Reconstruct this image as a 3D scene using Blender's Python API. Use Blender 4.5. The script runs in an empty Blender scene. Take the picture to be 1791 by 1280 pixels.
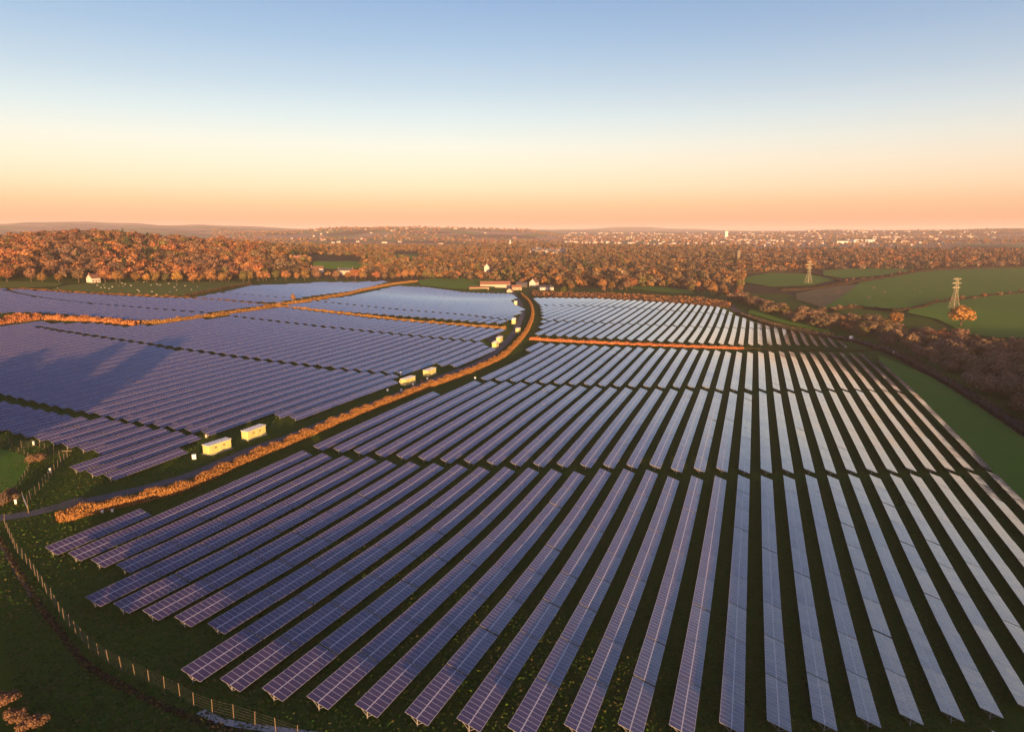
# A solar farm in rolling farmland seen from a drone just before sunset.
import bpy, math, random
import numpy as np
R = math.radians
scene = bpy.context.scene
COL = scene.collection
rng = np.random.default_rng(11)
random.seed(5)

# ---------------------------------------------------------------- camera, sky, sun, exposure
cam_data = bpy.data.cameras.new('camera')
cam = bpy.data.objects.new('camera', cam_data); COL.objects.link(cam)
cam.location = (0, 0, 95.0)
cam.rotation_euler = (R(90-11.099), 0, 0)
cam_data.sensor_width = 36.0
cam_data.lens = 36.0*1197.04/1791.0
cam_data.clip_start = 0.5; cam_data.clip_end = 90000
scene.camera = cam
SUN_EL, SUN_AZ = R(4.1), R(168.5)           # low sun behind the camera, a touch to its right
world = bpy.data.worlds.new("World"); scene.world = world
world.use_nodes = True
def build_sky():
    nt = world.node_tree; N = nt.nodes; L = nt.links; N.clear()
    out = N.new('ShaderNodeOutputWorld')
    sky = N.new('ShaderNodeTexSky'); sky.sky_type = 'NISHITA'; sky.sun_disc = False
    sky.sun_elevation = SUN_EL; sky.sun_rotation = SUN_AZ; sky.altitude = 100; sky.dust_density = 2.0
    b1 = N.new('ShaderNodeBackground'); b1.inputs['Strength'].default_value = 0.027
    L.new(sky.outputs[0], b1.inputs['Color'])
    tc = N.new('ShaderNodeTexCoord')
    sep = N.new('ShaderNodeSeparateXYZ'); L.new(tc.outputs['Generated'], sep.inputs[0])
    mx = N.new('ShaderNodeMath'); mx.operation = 'MAXIMUM'; mx.inputs[1].default_value = 0; L.new(sep.outputs['Z'], mx.inputs[0])
    sq = N.new('ShaderNodeMath'); sq.operation = 'SQRT'; L.new(mx.outputs[0], sq.inputs[0])
    rp = N.new('ShaderNodeValToRGB'); L.new(sq.outputs[0], rp.inputs[0])
    stops = SKY_STOPS
    cr = rp.color_ramp; cr.interpolation = 'B_SPLINE' if False else 'EASE' if False else 'LINEAR'
    while len(cr.elements) > 1: cr.elements.remove(cr.elements[-1])
    for k, (el, c) in enumerate(stops):
        p = math.sqrt(math.sin(R(max(el, 0))))
        e = cr.elements[0] if k == 0 else cr.elements.new(p)
        e.position = p
        e.color = [((x/255+.055)/1.055)**2.4 for x in c]+[1]
    # slightly duller and pinker towards the right of the view
    dt = N.new('ShaderNodeVectorMath'); dt.operation = 'DOT_PRODUCT'; L.new(tc.outputs['Generated'], dt.inputs[0]); dt.inputs[1].default_value = (0.94, 0.34, 0)
    mr = N.new('ShaderNodeMapRange'); L.new(dt.outputs['Value'], mr.inputs[0]); mr.inputs[1].default_value = 0.25; mr.inputs[2].default_value = 0.9
    mr.inputs[3].default_value = 0; mr.inputs[4].default_value = 0.42
    mm = N.new('ShaderNodeMix'); mm.data_type = 'RGBA'; mm.blend_type = 'MULTIPLY'; L.new(mr.outputs[0], mm.inputs[0]); L.new(rp.outputs[0], mm.inputs[6]); mm.inputs[7].default_value = (.72, .66, .72, 1)
    # warm glow round the setting sun, behind the camera
    dg = N.new('ShaderNodeVectorMath'); dg.operation = 'DOT_PRODUCT'; L.new(tc.outputs['Generated'], dg.inputs[0]); dg.inputs[1].default_value = (math.sin(SUN_AZ), math.cos(SUN_AZ), 0.05)
    m2 = N.new('ShaderNodeMapRange'); L.new(dg.outputs['Value'], m2.inputs[0]); m2.inputs[1].default_value = 0.5; m2.inputs[2].default_value = 1.0
    gl = N.new('ShaderNodeMix'); gl.data_type = 'RGBA'; gl.blend_type = 'ADD'; L.new(m2.outputs[0], gl.inputs[0]); L.new(mm.outputs[2], gl.inputs[6]); gl.inputs[7].default_value = (.55, .32, .14, 1)
    b2 = N.new('ShaderNodeBackground'); b2.inputs['Strength'].default_value = SKY_GAIN; L.new(gl.outputs[2], b2.inputs['Color'])
    ad = N.new('ShaderNodeAddShader'); L.new(b1.outputs[0], ad.inputs[0]); L.new(b2.outputs[0], ad.inputs[1])
    L.new(ad.outputs[0], out.inputs['Surface'])
# elevation in degrees, colour of the sky there
SKY_STOPS = [(0, (220,148,120)), (0.9, (236,168,131)), (2.2, (244,196,155)), (3.6, (247,218,187)), (5.2, (242,226,206)), (6.8, (229,227,218)),
             (8.6, (208,218,223)), (11, (178,197,216)), (14, (147,175,208)), (18, (113,148,197)), (28, (60,102,172)), (45, (30,62,136)), (75, (16,40,106))]
SKY_GAIN = 0.345
build_sky()
sun_data = bpy.data.lights.new('sun', 'SUN'); sun_data.energy = 5.0; sun_data.angle = R(0.6); sun_data.color = (1.0, 0.55, 0.23)
sun = bpy.data.objects.new('sun', sun_data); COL.objects.link(sun)
sun.location = (0, -200, 300)
sun.rotation_euler = (R(90)-SUN_EL, 0, R(180)-SUN_AZ)
scene.view_settings.view_transform = 'Standard'; scene.view_settings.look = 'None'
scene.view_settings.exposure = 1.5; scene.view_settings.gamma = 1.0
scene.cycles.max_bounces = 6; scene.cycles.diffuse_bounces = 3; scene.cycles.volume_bounces = 0


# ---------------------------------------------------------------- survey of the site, in metres
NV = 24
CGRID = np.array([-41.6,-40.8,-40.0,-39.3,-38.6,-38.1,-37.7,-37.4,-37.3,-37.4,-37.7,-38.3,-39.0,-40.0,-41.2,-42.4,-43.5,-44.5,-45.4,-46.0,-46.4,-46.7,-47.0,-47.2,-43.2,-42.4,-41.7,-40.9,-40.3,-39.7,-39.3,-39.1,-39.1,-39.2,-39.6,-40.3,-41.2,-42.5,-44.0,-45.5,-46.8,-48.0,-48.9,-49.4,-49.7,-49.9,-50.0,-50.0,-44.8,-44.1,-43.3,-42.6,-41.9,-41.4,-41.0,-40.8,-40.8,-41.0,-41.4,-42.2,-43.4,-45.0,-46.8,-48.6,-50.2,-51.5,-52.4,-52.9,-53.1,-53.0,-52.9,-52.7,-46.4,-45.7,-45.0,-44.3,-43.6,-43.0,-42.7,-42.5,-42.6,-42.7,-43.1,-44.0,-45.4,-47.4,-49.6,-51.8,-53.7,-55.2,-56.1,-56.4,-56.3,-56.0,-55.6,-55.2,-48.0,-47.4,-46.7,-46.0,-45.3,-44.7,-44.3,-44.1,-44.2,-44.4,-44.7,-45.6,-47.3,-49.8,-52.5,-55.1,-57.4,-58.9,-59.7,-59.7,-59.4,-58.8,-58.1,-57.5,-49.5,-49.0,-48.4,-47.7,-47.0,-46.4,-45.9,-45.6,-45.6,-45.8,-46.1,-47.1,-49.2,-52.2,-55.4,-58.5,-61.1,-62.7,-63.1,-62.8,-62.0,-61.1,-60.2,-59.4,-50.9,-50.5,-50.1,-49.5,-48.9,-48.2,-47.6,-47.2,-47.1,-47.4,-47.8,-48.8,-51.3,-54.7,-58.2,-61.8,-64.8,-66.2,-66.1,-65.3,-64.2,-63.0,-61.9,-60.9,-52.1,-52.0,-51.8,-51.4,-50.8,-50.3,-49.9,-49.6,-49.6,-50.0,-50.6,-51.9,-54.3,-57.3,-60.8,-64.6,-68.0,-68.9,-68.3,-67.1,-65.7,-64.4,-63.3,-62.2,-52.9,-53.2,-53.3,-53.2,-52.8,-52.4,-52.0,-52.0,-52.2,-52.8,-53.9,-55.5,-57.4,-59.5,-62.5,-66.1,-69.1,-69.7,-69.0,-67.9,-66.7,-65.4,-64.2,-63.1,-53.3,-54.1,-54.7,-55.0,-54.8,-54.6,-54.7,-55.0,-55.4,-55.8,-56.7,-57.8,-59.2,-60.6,-62.7,-65.4,-67.7,-68.5,-68.5,-67.9,-67.0,-65.9,-64.8,-63.7,-53.1,-54.4,-55.6,-56.5,-56.5,-56.7,-57.5,-58.4,-58.8,-58.6,-58.9,-58.6,-59.6,-61.0,-62.2,-63.1,-64.6,-66.5,-67.5,-67.5,-66.9,-66.0,-65.1,-64.1,-52.3,-54.2,-55.9,-57.6,-58.3,-58.7,-60.1,-61.5,-62.3,-61.8,-61.8,-61.4,-61.7,-62.5,-63.0,-63.3,-64.4,-66.0,-67.0,-67.2,-66.7,-66.0,-65.1,-64.2,-51.4,-53.3,-56.0,-59.2,-60.3,-60.9,-61.6,-62.8,-64.2,-64.2,-64.8,-65.2,-65.2,-65.5,-65.7,-65.8,-66.4,-67.0,-67.3,-67.2,-66.6,-65.9,-65.0,-64.1,-51.0,-51.8,-52.9,-59.0,-63.1,-63.8,-63.9,-65.1,-66.0,-65.9,-66.4,-67.7,-68.6,-69.1,-69.1,-68.8,-68.7,-68.5,-68.0,-67.4,-66.7,-65.8,-64.9,-63.9,-53.0,-54.6,-56.7,-62.4,-65.7,-65.8,-66.3,-67.4,-68.2,-68.5,-68.7,-70.3,-72.1,-72.9,-72.7,-71.6,-70.6,-69.8,-68.9,-67.9,-66.9,-65.8,-64.7,-63.6,-57.2,-60.3,-64.1,-68.7,-70.3,-69.7,-69.7,-70.6,-71.4,-71.5,-72.0,-73.7,-75.3,-76.1,-75.6,-74.2,-72.5,-71.1,-69.8,-68.5,-67.1,-65.9,-64.6,-63.4,-62.2,-65.7,-69.4,-72.7,-73.9,-73.6,-73.5,-73.5,-73.4,-73.3,-74.2,-75.6,-76.8,-77.6,-77.2,-75.8,-74.1,-72.3,-70.7,-69.1,-67.5,-66.0,-64.6,-63.2,-67.2,-70.2,-73.1,-75.4,-76.5,-76.6,-76.3,-75.8,-75.4,-75.3,-76.0,-77.0,-77.8,-78.2,-77.8,-76.6,-75.0,-73.3,-71.5,-69.7,-67.9,-66.3,-64.7,-63.2,-71.7,-74.0,-76.1,-77.8,-78.8,-79.0,-78.6,-78.0,-77.4,-77.4,-77.8,-78.3,-78.7,-78.7,-78.2,-77.1,-75.7,-74.0,-72.1,-70.2,-68.4,-66.6,-64.9,-63.2,-75.7,-77.5,-79.0,-80.2,-81.0,-81.1,-80.8,-80.2,-79.7,-79.4,-79.5,-79.6,-79.6,-79.3,-78.6,-77.6,-76.2,-74.6,-72.7,-70.8,-68.9,-67.0,-65.1,-63.4,-79.6,-80.9,-82.0,-82.8,-83.3,-83.3,-82.9,-82.4,-81.8,-81.4,-81.2,-80.9,-80.5,-80.0,-79.2,-78.1,-76.7,-75.1,-73.3,-71.3,-69.3,-67.4,-65.4,-63.5])
# panel rows per block: (u, v of the near end, v of the far end)
ROWS = {
'A': [[-122.21,83.7,105.0],[-116.12,83.5,154.0],[-110.04,83.2,154.6],[-103.96,83.2,155.9],[-97.88,72.3,157.4],[-91.79,72.2,158.9],[-85.71,72.1,160.1],[-79.63,72.3,162.1],[-73.54,72.5,164.0],[-67.46,61.4,165.9],[-61.38,61.7,168.3],[-55.29,62.2,171.1],[-49.21,63.0,173.7],[-43.13,64.3,176.7],[-37.04,65.8,179.8],[-30.96,67.7,182.6],[-24.88,69.2,185.6],[-18.79,73.2,185.0],[-12.71,76.9,188.3],[-6.63,80.2,191.1],[-0.54,84.5,194.3],[5.54,88.4,197.9],[11.62,92.3,201.4],[17.7,96.5,205.1],[23.79,100.4,208.8],[29.87,104.3,212.9],[35.95,108.4,216.5],[42.04,112.5,220.5],[48.12,116.5,224.5],[54.2,120.5,228.7],[60.29,124.5,233.0],[66.37,128.5,236.9],[72.45,132.5,240.8]],
'B': [[-116.12,158.7,237.5],[-110.04,159.6,265.7],[-103.96,160.6,269.1],[-97.88,161.9,271.2],[-91.79,163.1,272.8],[-85.71,164.7,275.3],[-79.63,166.2,277.3],[-73.54,168.6,279.7],[-67.46,170.7,282.4],[-61.38,173.2,285.4],[-55.29,175.5,287.8],[-49.21,178.5,290.5],[-43.13,181.2,293.3],[-37.04,183.9,294.9],[-30.96,187.2,298.4],[-24.88,190.5,302.1],[-18.79,190.3,304.8],[-12.71,193.7,305.1],[-6.63,197.2,307.7],[-0.54,199.8,312.0],[5.54,203.4,316.4],[11.62,207.0,320.6],[17.7,211.1,324.7],[23.79,213.7,328.5],[29.87,217.9,333.1],[35.95,221.8,337.6],[42.04,225.3,341.2],[48.12,230.2,345.5],[54.2,233.9,348.9],[60.29,237.6,352.5],[66.37,241.8,354.1],[72.45,245.8,358.3]],
'C': [[-116.12,353.4,381.3],[-110.04,272.2,383.7],[-103.96,273.8,386.0],[-97.88,275.8,386.6],[-91.79,278.0,390.1],[-85.71,280.1,391.3],[-79.63,282.0,394.1],[-73.54,284.4,396.3],[-67.46,287.3,398.2],[-61.38,289.2,400.5],[-55.29,291.9,403.5],[-49.21,294.7,405.3],[-43.13,298.0,408.2],[-37.04,300.5,411.3],[-30.96,304.8,414.3],[-24.88,308.8,416.7],[-18.79,312.3,420.1],[-12.71,310.7,420.1],[-6.63,314.7,425.4],[-0.54,319.1,430.6],[5.54,323.4,436.0],[11.62,327.7,442.9],[17.7,330.4,449.2],[23.79,335.4,455.4],[29.87,338.4,458.9],[35.95,343.4,463.6],[42.04,346.8,468.4],[48.12,350.0,472.2],[54.2,352.7,475.5],[60.29,355.3,478.4],[66.37,357.7,480.9],[72.45,361.4,453.3]],
'Da': [[-140.46,460.3,470.5],[-134.37,435.7,474.0],[-128.29,409.1,477.5],[-122.21,411.0,481.1],[-116.12,413.8,484.8],[-110.04,415.9,488.4],[-103.96,418.0,492.2],[-97.88,419.5,495.9],[-91.79,422.6,499.7],[-85.71,425.2,503.6],[-79.63,428.4,507.5],[-73.54,429.5,511.4],[-67.46,430.8,515.4],[-61.38,433.8,519.5],[-55.29,435.8,523.6],[-49.21,439.6,527.7],[-43.13,442.2,531.9],[-37.04,446.1,536.1],[-30.96,448.9,540.3],[-24.88,452.8,544.7],[-18.79,456.5,549.0],[-12.71,458.8,553.4],[-6.63,464.9,557.9],[-0.54,470.3,562.4],[5.54,477.8,566.9],[11.62,483.4,571.5],[17.7,489.9,576.1],[23.79,494.0,578.4],[29.87,498.0,572.8],[35.95,501.4,565.6],[42.04,504.1,559.4],[48.12,505.9,553.3],[54.2,507.5,550.3],[60.29,509.6,538.2]],
'Db': [[-170.87,557.8,571.4],[-164.79,539.0,575.1],[-158.71,520.3,578.6],[-152.62,501.4,582.0],[-146.54,482.1,585.3],[-140.46,474.1,588.5],[-134.37,477.6,591.6],[-128.29,481.1,594.6],[-122.21,484.7,597.4],[-116.12,488.4,600.2],[-110.04,492.0,602.8],[-103.96,495.8,605.3],[-97.88,499.5,607.7],[-91.79,503.3,610.0],[-85.71,507.2,612.2],[-79.63,511.1,614.3],[-73.54,515.0,616.3],[-67.46,519.0,618.1],[-61.38,523.1,619.9],[-55.29,527.2,621.5],[-49.21,531.3,623.0],[-43.13,535.5,624.5],[-37.04,539.7,625.8],[-30.96,543.9,627.0],[-24.88,548.3,628.0],[-18.79,552.6,629.0],[-12.71,557.0,625.7],[-6.63,561.5,617.6],[-0.54,566.0,601.3],[5.54,570.5,596.9],[11.62,575.1,589.5],[17.7,579.7,583.2]],
'Dc': [[-201.29,635.4,652.7],[-195.21,619.4,653.7],[-189.12,603.5,657.9],[-183.04,589.0,657.5],[-176.96,574.6,658.6],[-170.87,575.0,659.7],[-164.79,578.7,660.4],[-158.71,582.2,664.4],[-152.62,585.6,667.4],[-146.54,588.9,671.6],[-140.46,592.1,672.9],[-134.37,595.2,673.7],[-128.29,598.2,673.7],[-122.21,601.0,674.0],[-116.12,603.8,677.1],[-110.04,606.4,679.4],[-103.96,608.9,680.5],[-97.88,611.3,679.0],[-91.79,613.6,680.9],[-85.71,615.8,683.5],[-79.63,617.9,685.0],[-73.54,619.9,683.9],[-67.46,621.7,685.3],[-61.38,623.5,683.7],[-55.29,625.1,683.4],[-49.21,626.6,681.4],[-43.13,628.1,680.2],[-37.04,629.4,679.3],[-30.96,630.6,677.8],[-24.88,631.6,665.3],[-18.79,632.6,648.1]],
'LA': [[-146.54,117.0,140.0],[-152.62,117.1,152.1],[-158.71,117.6,152.5],[-164.79,129.2,152.2],[-170.87,129.5,152.3],[-176.96,129.7,152.5],[-183.04,130.3,152.5],[-189.12,130.8,152.6],[-195.21,131.3,150.2],[-201.29,132.0,150.5],[-207.37,132.3,150.8],[-213.45,132.7,151.2],[-219.54,133.2,151.6],[-225.62,133.7,152.1],[-231.7,134.1,152.7],[-237.79,134.6,153.3],[-243.87,135.1,153.9],[-249.95,135.5,154.6],[-256.04,136.0,155.4],[-262.12,136.5,156.2],[-268.2,136.9,157.1],[-274.29,137.4,158.0],[-280.37,137.8,159.0],[-286.45,138.3,160.0],[-292.54,138.8,161.1],[-298.62,139.2,162.3],[-304.7,139.7,163.5],[-310.79,140.2,164.7],[-316.87,140.6,166.0],[-322.95,141.1,167.4]],
'LB': [[-140.46,180.3,248.1],[-146.54,180.3,259.9],[-152.62,155.0,258.9],[-158.71,154.7,257.6],[-164.79,154.7,256.8],[-170.87,154.7,255.9],[-176.96,154.7,254.8],[-183.04,154.8,254.2],[-189.12,155.0,253.0],[-195.21,155.4,252.6],[-201.29,155.6,251.5],[-207.37,155.9,250.9],[-213.45,156.1,250.2],[-219.54,156.6,249.8],[-225.62,157.2,249.2],[-231.7,157.7,248.9],[-237.79,158.2,248.9],[-243.87,158.9,248.6],[-249.95,159.6,248.0],[-256.04,160.4,248.2],[-262.12,161.2,247.9],[-268.2,162.1,248.1],[-274.29,163.0,248.3],[-280.37,164.0,248.3],[-286.45,165.0,248.3],[-292.54,166.1,248.5],[-298.62,167.3,248.6],[-304.7,168.5,249.1],[-310.79,168.5,249.4],[-316.87,168.5,249.5],[-322.95,168.5,249.8],[-329.03,168.5,250.3],[-335.12,168.5,250.5],[-341.2,168.5,251.1],[-347.28,168.5,251.9],[-353.37,168.5,252.5],[-359.45,168.5,264.0],[-365.53,168.5,267.1],[-371.62,168.5,245.2],[-377.7,168.5,242.2],[-383.78,168.5,239.1],[-389.87,168.5,232.9],[-395.95,168.5,225.7],[-402.03,168.5,221.1],[-408.12,168.5,221.1],[-414.2,168.5,221.1],[-420.28,168.5,221.1],[-426.37,168.5,221.1],[-432.45,168.5,221.1],[-438.53,168.5,221.1],[-444.61,168.5,221.1],[-450.7,168.5,221.1],[-456.78,168.5,221.1],[-462.86,168.5,221.1],[-468.95,168.5,221.1],[-475.03,168.5,221.1],[-481.11,168.5,221.1],[-487.2,168.5,221.1],[-493.28,168.5,221.1],[-499.36,168.5,221.1],[-505.45,168.5,221.1]],
'LC': [[-134.37,293.5,349.0],[-140.46,292.1,353.4],[-146.54,263.4,361.5],[-152.62,262.3,360.8],[-158.71,261.1,359.3],[-164.79,259.9,358.2],[-170.87,258.9,357.0],[-176.96,258.1,355.7],[-183.04,257.4,354.8],[-189.12,256.6,353.6],[-195.21,256.2,352.6],[-201.29,255.1,352.0],[-207.37,254.5,351.0],[-213.45,253.8,350.1],[-219.54,253.4,349.2],[-225.62,252.8,348.5],[-231.7,252.5,347.8],[-237.79,252.5,347.3],[-243.87,252.2,346.4],[-249.95,251.6,345.7],[-256.04,251.8,345.3],[-262.12,251.5,344.9],[-268.2,251.7,344.4],[-274.29,251.9,343.9],[-280.37,251.9,343.8],[-286.45,251.9,343.4],[-292.54,252.1,342.9],[-298.62,252.2,342.7],[-304.7,252.7,342.4],[-310.79,253.0,323.9],[-316.87,253.1,287.7],[-322.95,253.4,278.0],[-329.03,253.9,277.6],[-335.12,254.1,277.2],[-341.2,254.7,276.7],[-347.28,255.5,273.6],[-353.37,256.1,268.8]],
'LD': [[-152.62,364.4,415.4],[-158.71,362.9,412.6],[-164.79,361.8,411.8],[-170.87,360.6,410.9],[-176.96,359.3,409.3],[-183.04,358.4,408.5],[-189.12,357.2,406.8],[-195.21,356.2,406.1],[-201.29,355.6,404.4],[-207.37,354.6,405.4],[-213.45,353.7,403.4],[-219.54,352.8,401.5],[-225.62,352.1,401.3],[-231.7,351.4,401.2],[-237.79,350.9,401.0],[-243.87,350.0,400.8],[-249.95,349.3,400.6],[-256.04,348.9,400.5],[-262.12,348.5,400.3],[-268.2,348.0,400.3],[-274.29,347.5,400.3],[-280.37,347.4,400.3],[-286.45,347.0,400.3],[-292.54,346.5,400.3],[-298.62,346.3,400.3],[-304.7,346.0,400.4],[-310.79,346.0,401.4]],
'M': [[-164.79,434.6,451.9],[-164.79,455.5,470.8],[-170.87,430.0,453.0],[-170.87,456.6,503.8],[-176.96,429.6,454.0],[-176.96,457.6,530.3],[-183.04,429.2,454.9],[-183.04,458.5,540.5],[-189.12,428.8,455.7],[-189.12,459.3,550.7],[-195.21,428.4,456.5],[-195.21,460.1,561.3],[-201.29,428.0,457.2],[-201.29,460.8,574.6],[-207.37,427.6,457.8],[-207.37,461.4,587.8],[-213.45,427.2,458.3],[-213.45,461.9,601.1],[-219.54,426.5,458.8],[-219.54,462.4,617.7],[-225.62,425.7,459.2],[-225.62,462.8,643.9],[-231.7,424.9,459.5],[-231.7,463.1,659.8],[-231.7,663.4,670.1],[-237.79,424.1,459.7],[-237.79,463.3,657.6],[-237.79,661.2,685.6],[-243.87,423.3,459.9],[-243.87,463.5,655.6],[-243.87,659.2,700.4],[-249.95,422.5,460.0],[-249.95,463.6,653.7],[-249.95,657.3,715.2],[-256.04,421.3,460.0],[-256.04,463.6,652.1],[-256.04,655.7,727.0],[-262.12,419.8,459.9],[-262.12,463.5,650.6],[-262.12,654.2,734.7],[-268.2,418.2,459.7],[-268.2,463.3,649.4],[-268.2,653.0,735.8],[-274.29,416.6,459.5],[-274.29,463.1,648.3],[-274.29,651.9,735.9],[-280.37,415.0,459.2],[-280.37,462.8,647.4],[-280.37,651.0,736.0],[-286.45,413.5,458.9],[-286.45,462.5,646.7],[-286.45,650.3,736.1],[-292.54,411.5,458.4],[-292.54,462.0,646.3],[-292.54,649.9,736.1],[-298.62,409.3,457.9],[-298.62,461.5,646.0],[-298.62,649.6,736.2],[-304.7,407.0,457.3],[-304.7,460.9,645.8],[-304.7,649.4,736.2],[-310.79,404.7,456.6],[-310.79,460.2,645.9],[-310.79,649.5,736.3],[-316.87,411.8,455.9],[-316.87,459.5,646.2],[-316.87,649.8,736.3],[-322.95,448.7,455.0],[-322.95,458.6,646.7],[-322.95,650.3,738.2],[-329.03,480.7,647.3],[-329.03,650.9,740.5],[-335.12,512.7,648.2],[-335.12,651.8,742.7],[-341.2,534.7,649.2],[-341.2,652.8,744.7],[-347.28,550.3,650.5],[-347.28,654.1,746.5],[-353.37,566.0,651.9],[-353.37,655.5,748.3],[-359.45,581.7,653.5],[-359.45,657.1,750.2],[-365.53,597.4,655.4],[-365.53,659.0,752.0],[-371.62,613.1,657.4],[-371.62,661.0,753.9],[-377.7,628.8,659.6],[-377.7,663.2,753.7],[-383.78,644.5,662.0],[-383.78,665.6,750.3],[-389.87,668.1,746.9],[-395.95,680.5,743.5],[-402.03,710.4,740.0]],
'N': [[-325.81,306.2,344.3],[-331.89,299.2,342.7],[-331.89,346.3,403.5],[-337.98,298.1,341.3],[-337.98,344.9,402.7],[-344.06,296.9,339.9],[-344.06,343.5,402.0],[-350.14,295.9,338.7],[-350.14,342.3,401.3],[-356.23,295.0,337.6],[-356.23,341.2,400.5],[-362.31,294.1,336.7],[-362.31,340.3,399.8],[-368.39,293.2,335.8],[-368.39,339.4,399.0],[-374.48,292.4,335.1],[-374.48,338.7,398.3],[-380.56,291.5,334.5],[-380.56,338.1,397.6],[-386.64,290.6,334.0],[-386.64,337.6,395.1],[-392.73,289.9,333.6],[-392.73,337.2,392.3],[-398.81,289.2,333.4],[-398.81,337.0,389.5],[-404.89,286.9,333.3],[-404.89,336.9,386.8],[-410.97,282.2,333.3],[-410.97,336.9,384.0],[-417.06,277.5,333.4],[-417.06,337.0,381.2],[-423.14,272.8,333.6],[-423.14,337.2,379.8],[-429.22,268.1,334.0],[-429.22,337.6,378.5],[-435.31,262.3,334.5],[-435.31,338.1,377.3],[-441.39,256.5,335.1],[-441.39,338.7,376.0],[-447.47,250.7,335.8],[-447.47,339.4,374.8],[-453.56,244.9,336.7],[-453.56,340.3,373.5],[-459.64,245.3,337.6],[-459.64,341.2,372.3],[-465.72,248.7,338.7],[-465.72,342.3,371.4],[-471.81,252.1,340.0],[-471.81,343.6,370.9],[-477.89,255.5,341.3],[-477.89,344.9,370.4],[-483.97,258.8,342.8],[-483.97,346.4,369.9],[-490.06,262.2,344.4],[-490.06,348.0,369.4],[-496.14,265.6,346.1],[-496.14,349.7,368.9],[-502.22,269.0,347.9],[-502.22,351.5,368.3],[-508.31,272.3,349.8],[-508.31,353.4,367.8],[-514.39,275.7,351.9],[-514.39,355.5,367.3],[-520.47,279.1,354.1],[-520.47,357.7,366.7],[-526.55,282.4,356.4],[-532.64,285.8,362.6],[-538.72,289.2,360.5],[-544.8,292.6,358.4],[-550.89,295.9,356.4],[-556.97,299.3,354.3],[-563.05,302.7,352.0],[-569.14,306.1,349.3],[-575.22,309.4,346.5],[-581.3,312.8,343.7],[-587.39,316.2,341.0],[-593.47,319.5,338.2],[-599.55,322.9,335.5],[-605.64,326.3,332.7]],
'O': [[-335.12,421.3,428.2],[-341.2,415.5,448.7],[-347.28,410.3,454.4],[-347.28,458.0,469.2],[-353.37,408.9,452.4],[-353.37,456.0,489.7],[-359.45,407.5,450.6],[-359.45,454.2,510.3],[-365.53,406.1,448.9],[-365.53,452.5,529.8],[-371.62,404.7,447.3],[-371.62,450.9,548.9],[-377.7,403.3,445.9],[-377.7,449.5,568.1],[-383.78,401.9,444.5],[-383.78,448.1,587.2],[-389.87,401.3,443.3],[-389.87,446.9,606.3],[-395.95,418.6,442.1],[-395.95,445.7,625.4],[-402.03,436.0,441.1],[-402.03,444.7,644.6],[-408.12,453.3,663.7],[-414.2,466.5,682.8],[-420.28,477.6,701.9],[-426.37,488.6,721.7],[-432.45,499.7,745.2],[-438.53,510.7,768.7],[-444.61,521.8,771.8],[-450.7,532.8,750.2],[-456.78,555.8,728.6],[-462.86,605.0,706.9],[-468.95,654.2,685.3]],
'Z': [[5.54,58.8,84.8],[11.62,62.7,88.7],[17.7,66.9,92.9],[23.79,70.8,96.8],[29.87,74.7,100.7],[35.95,78.8,104.8],[42.04,82.9,108.9]]}
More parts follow.
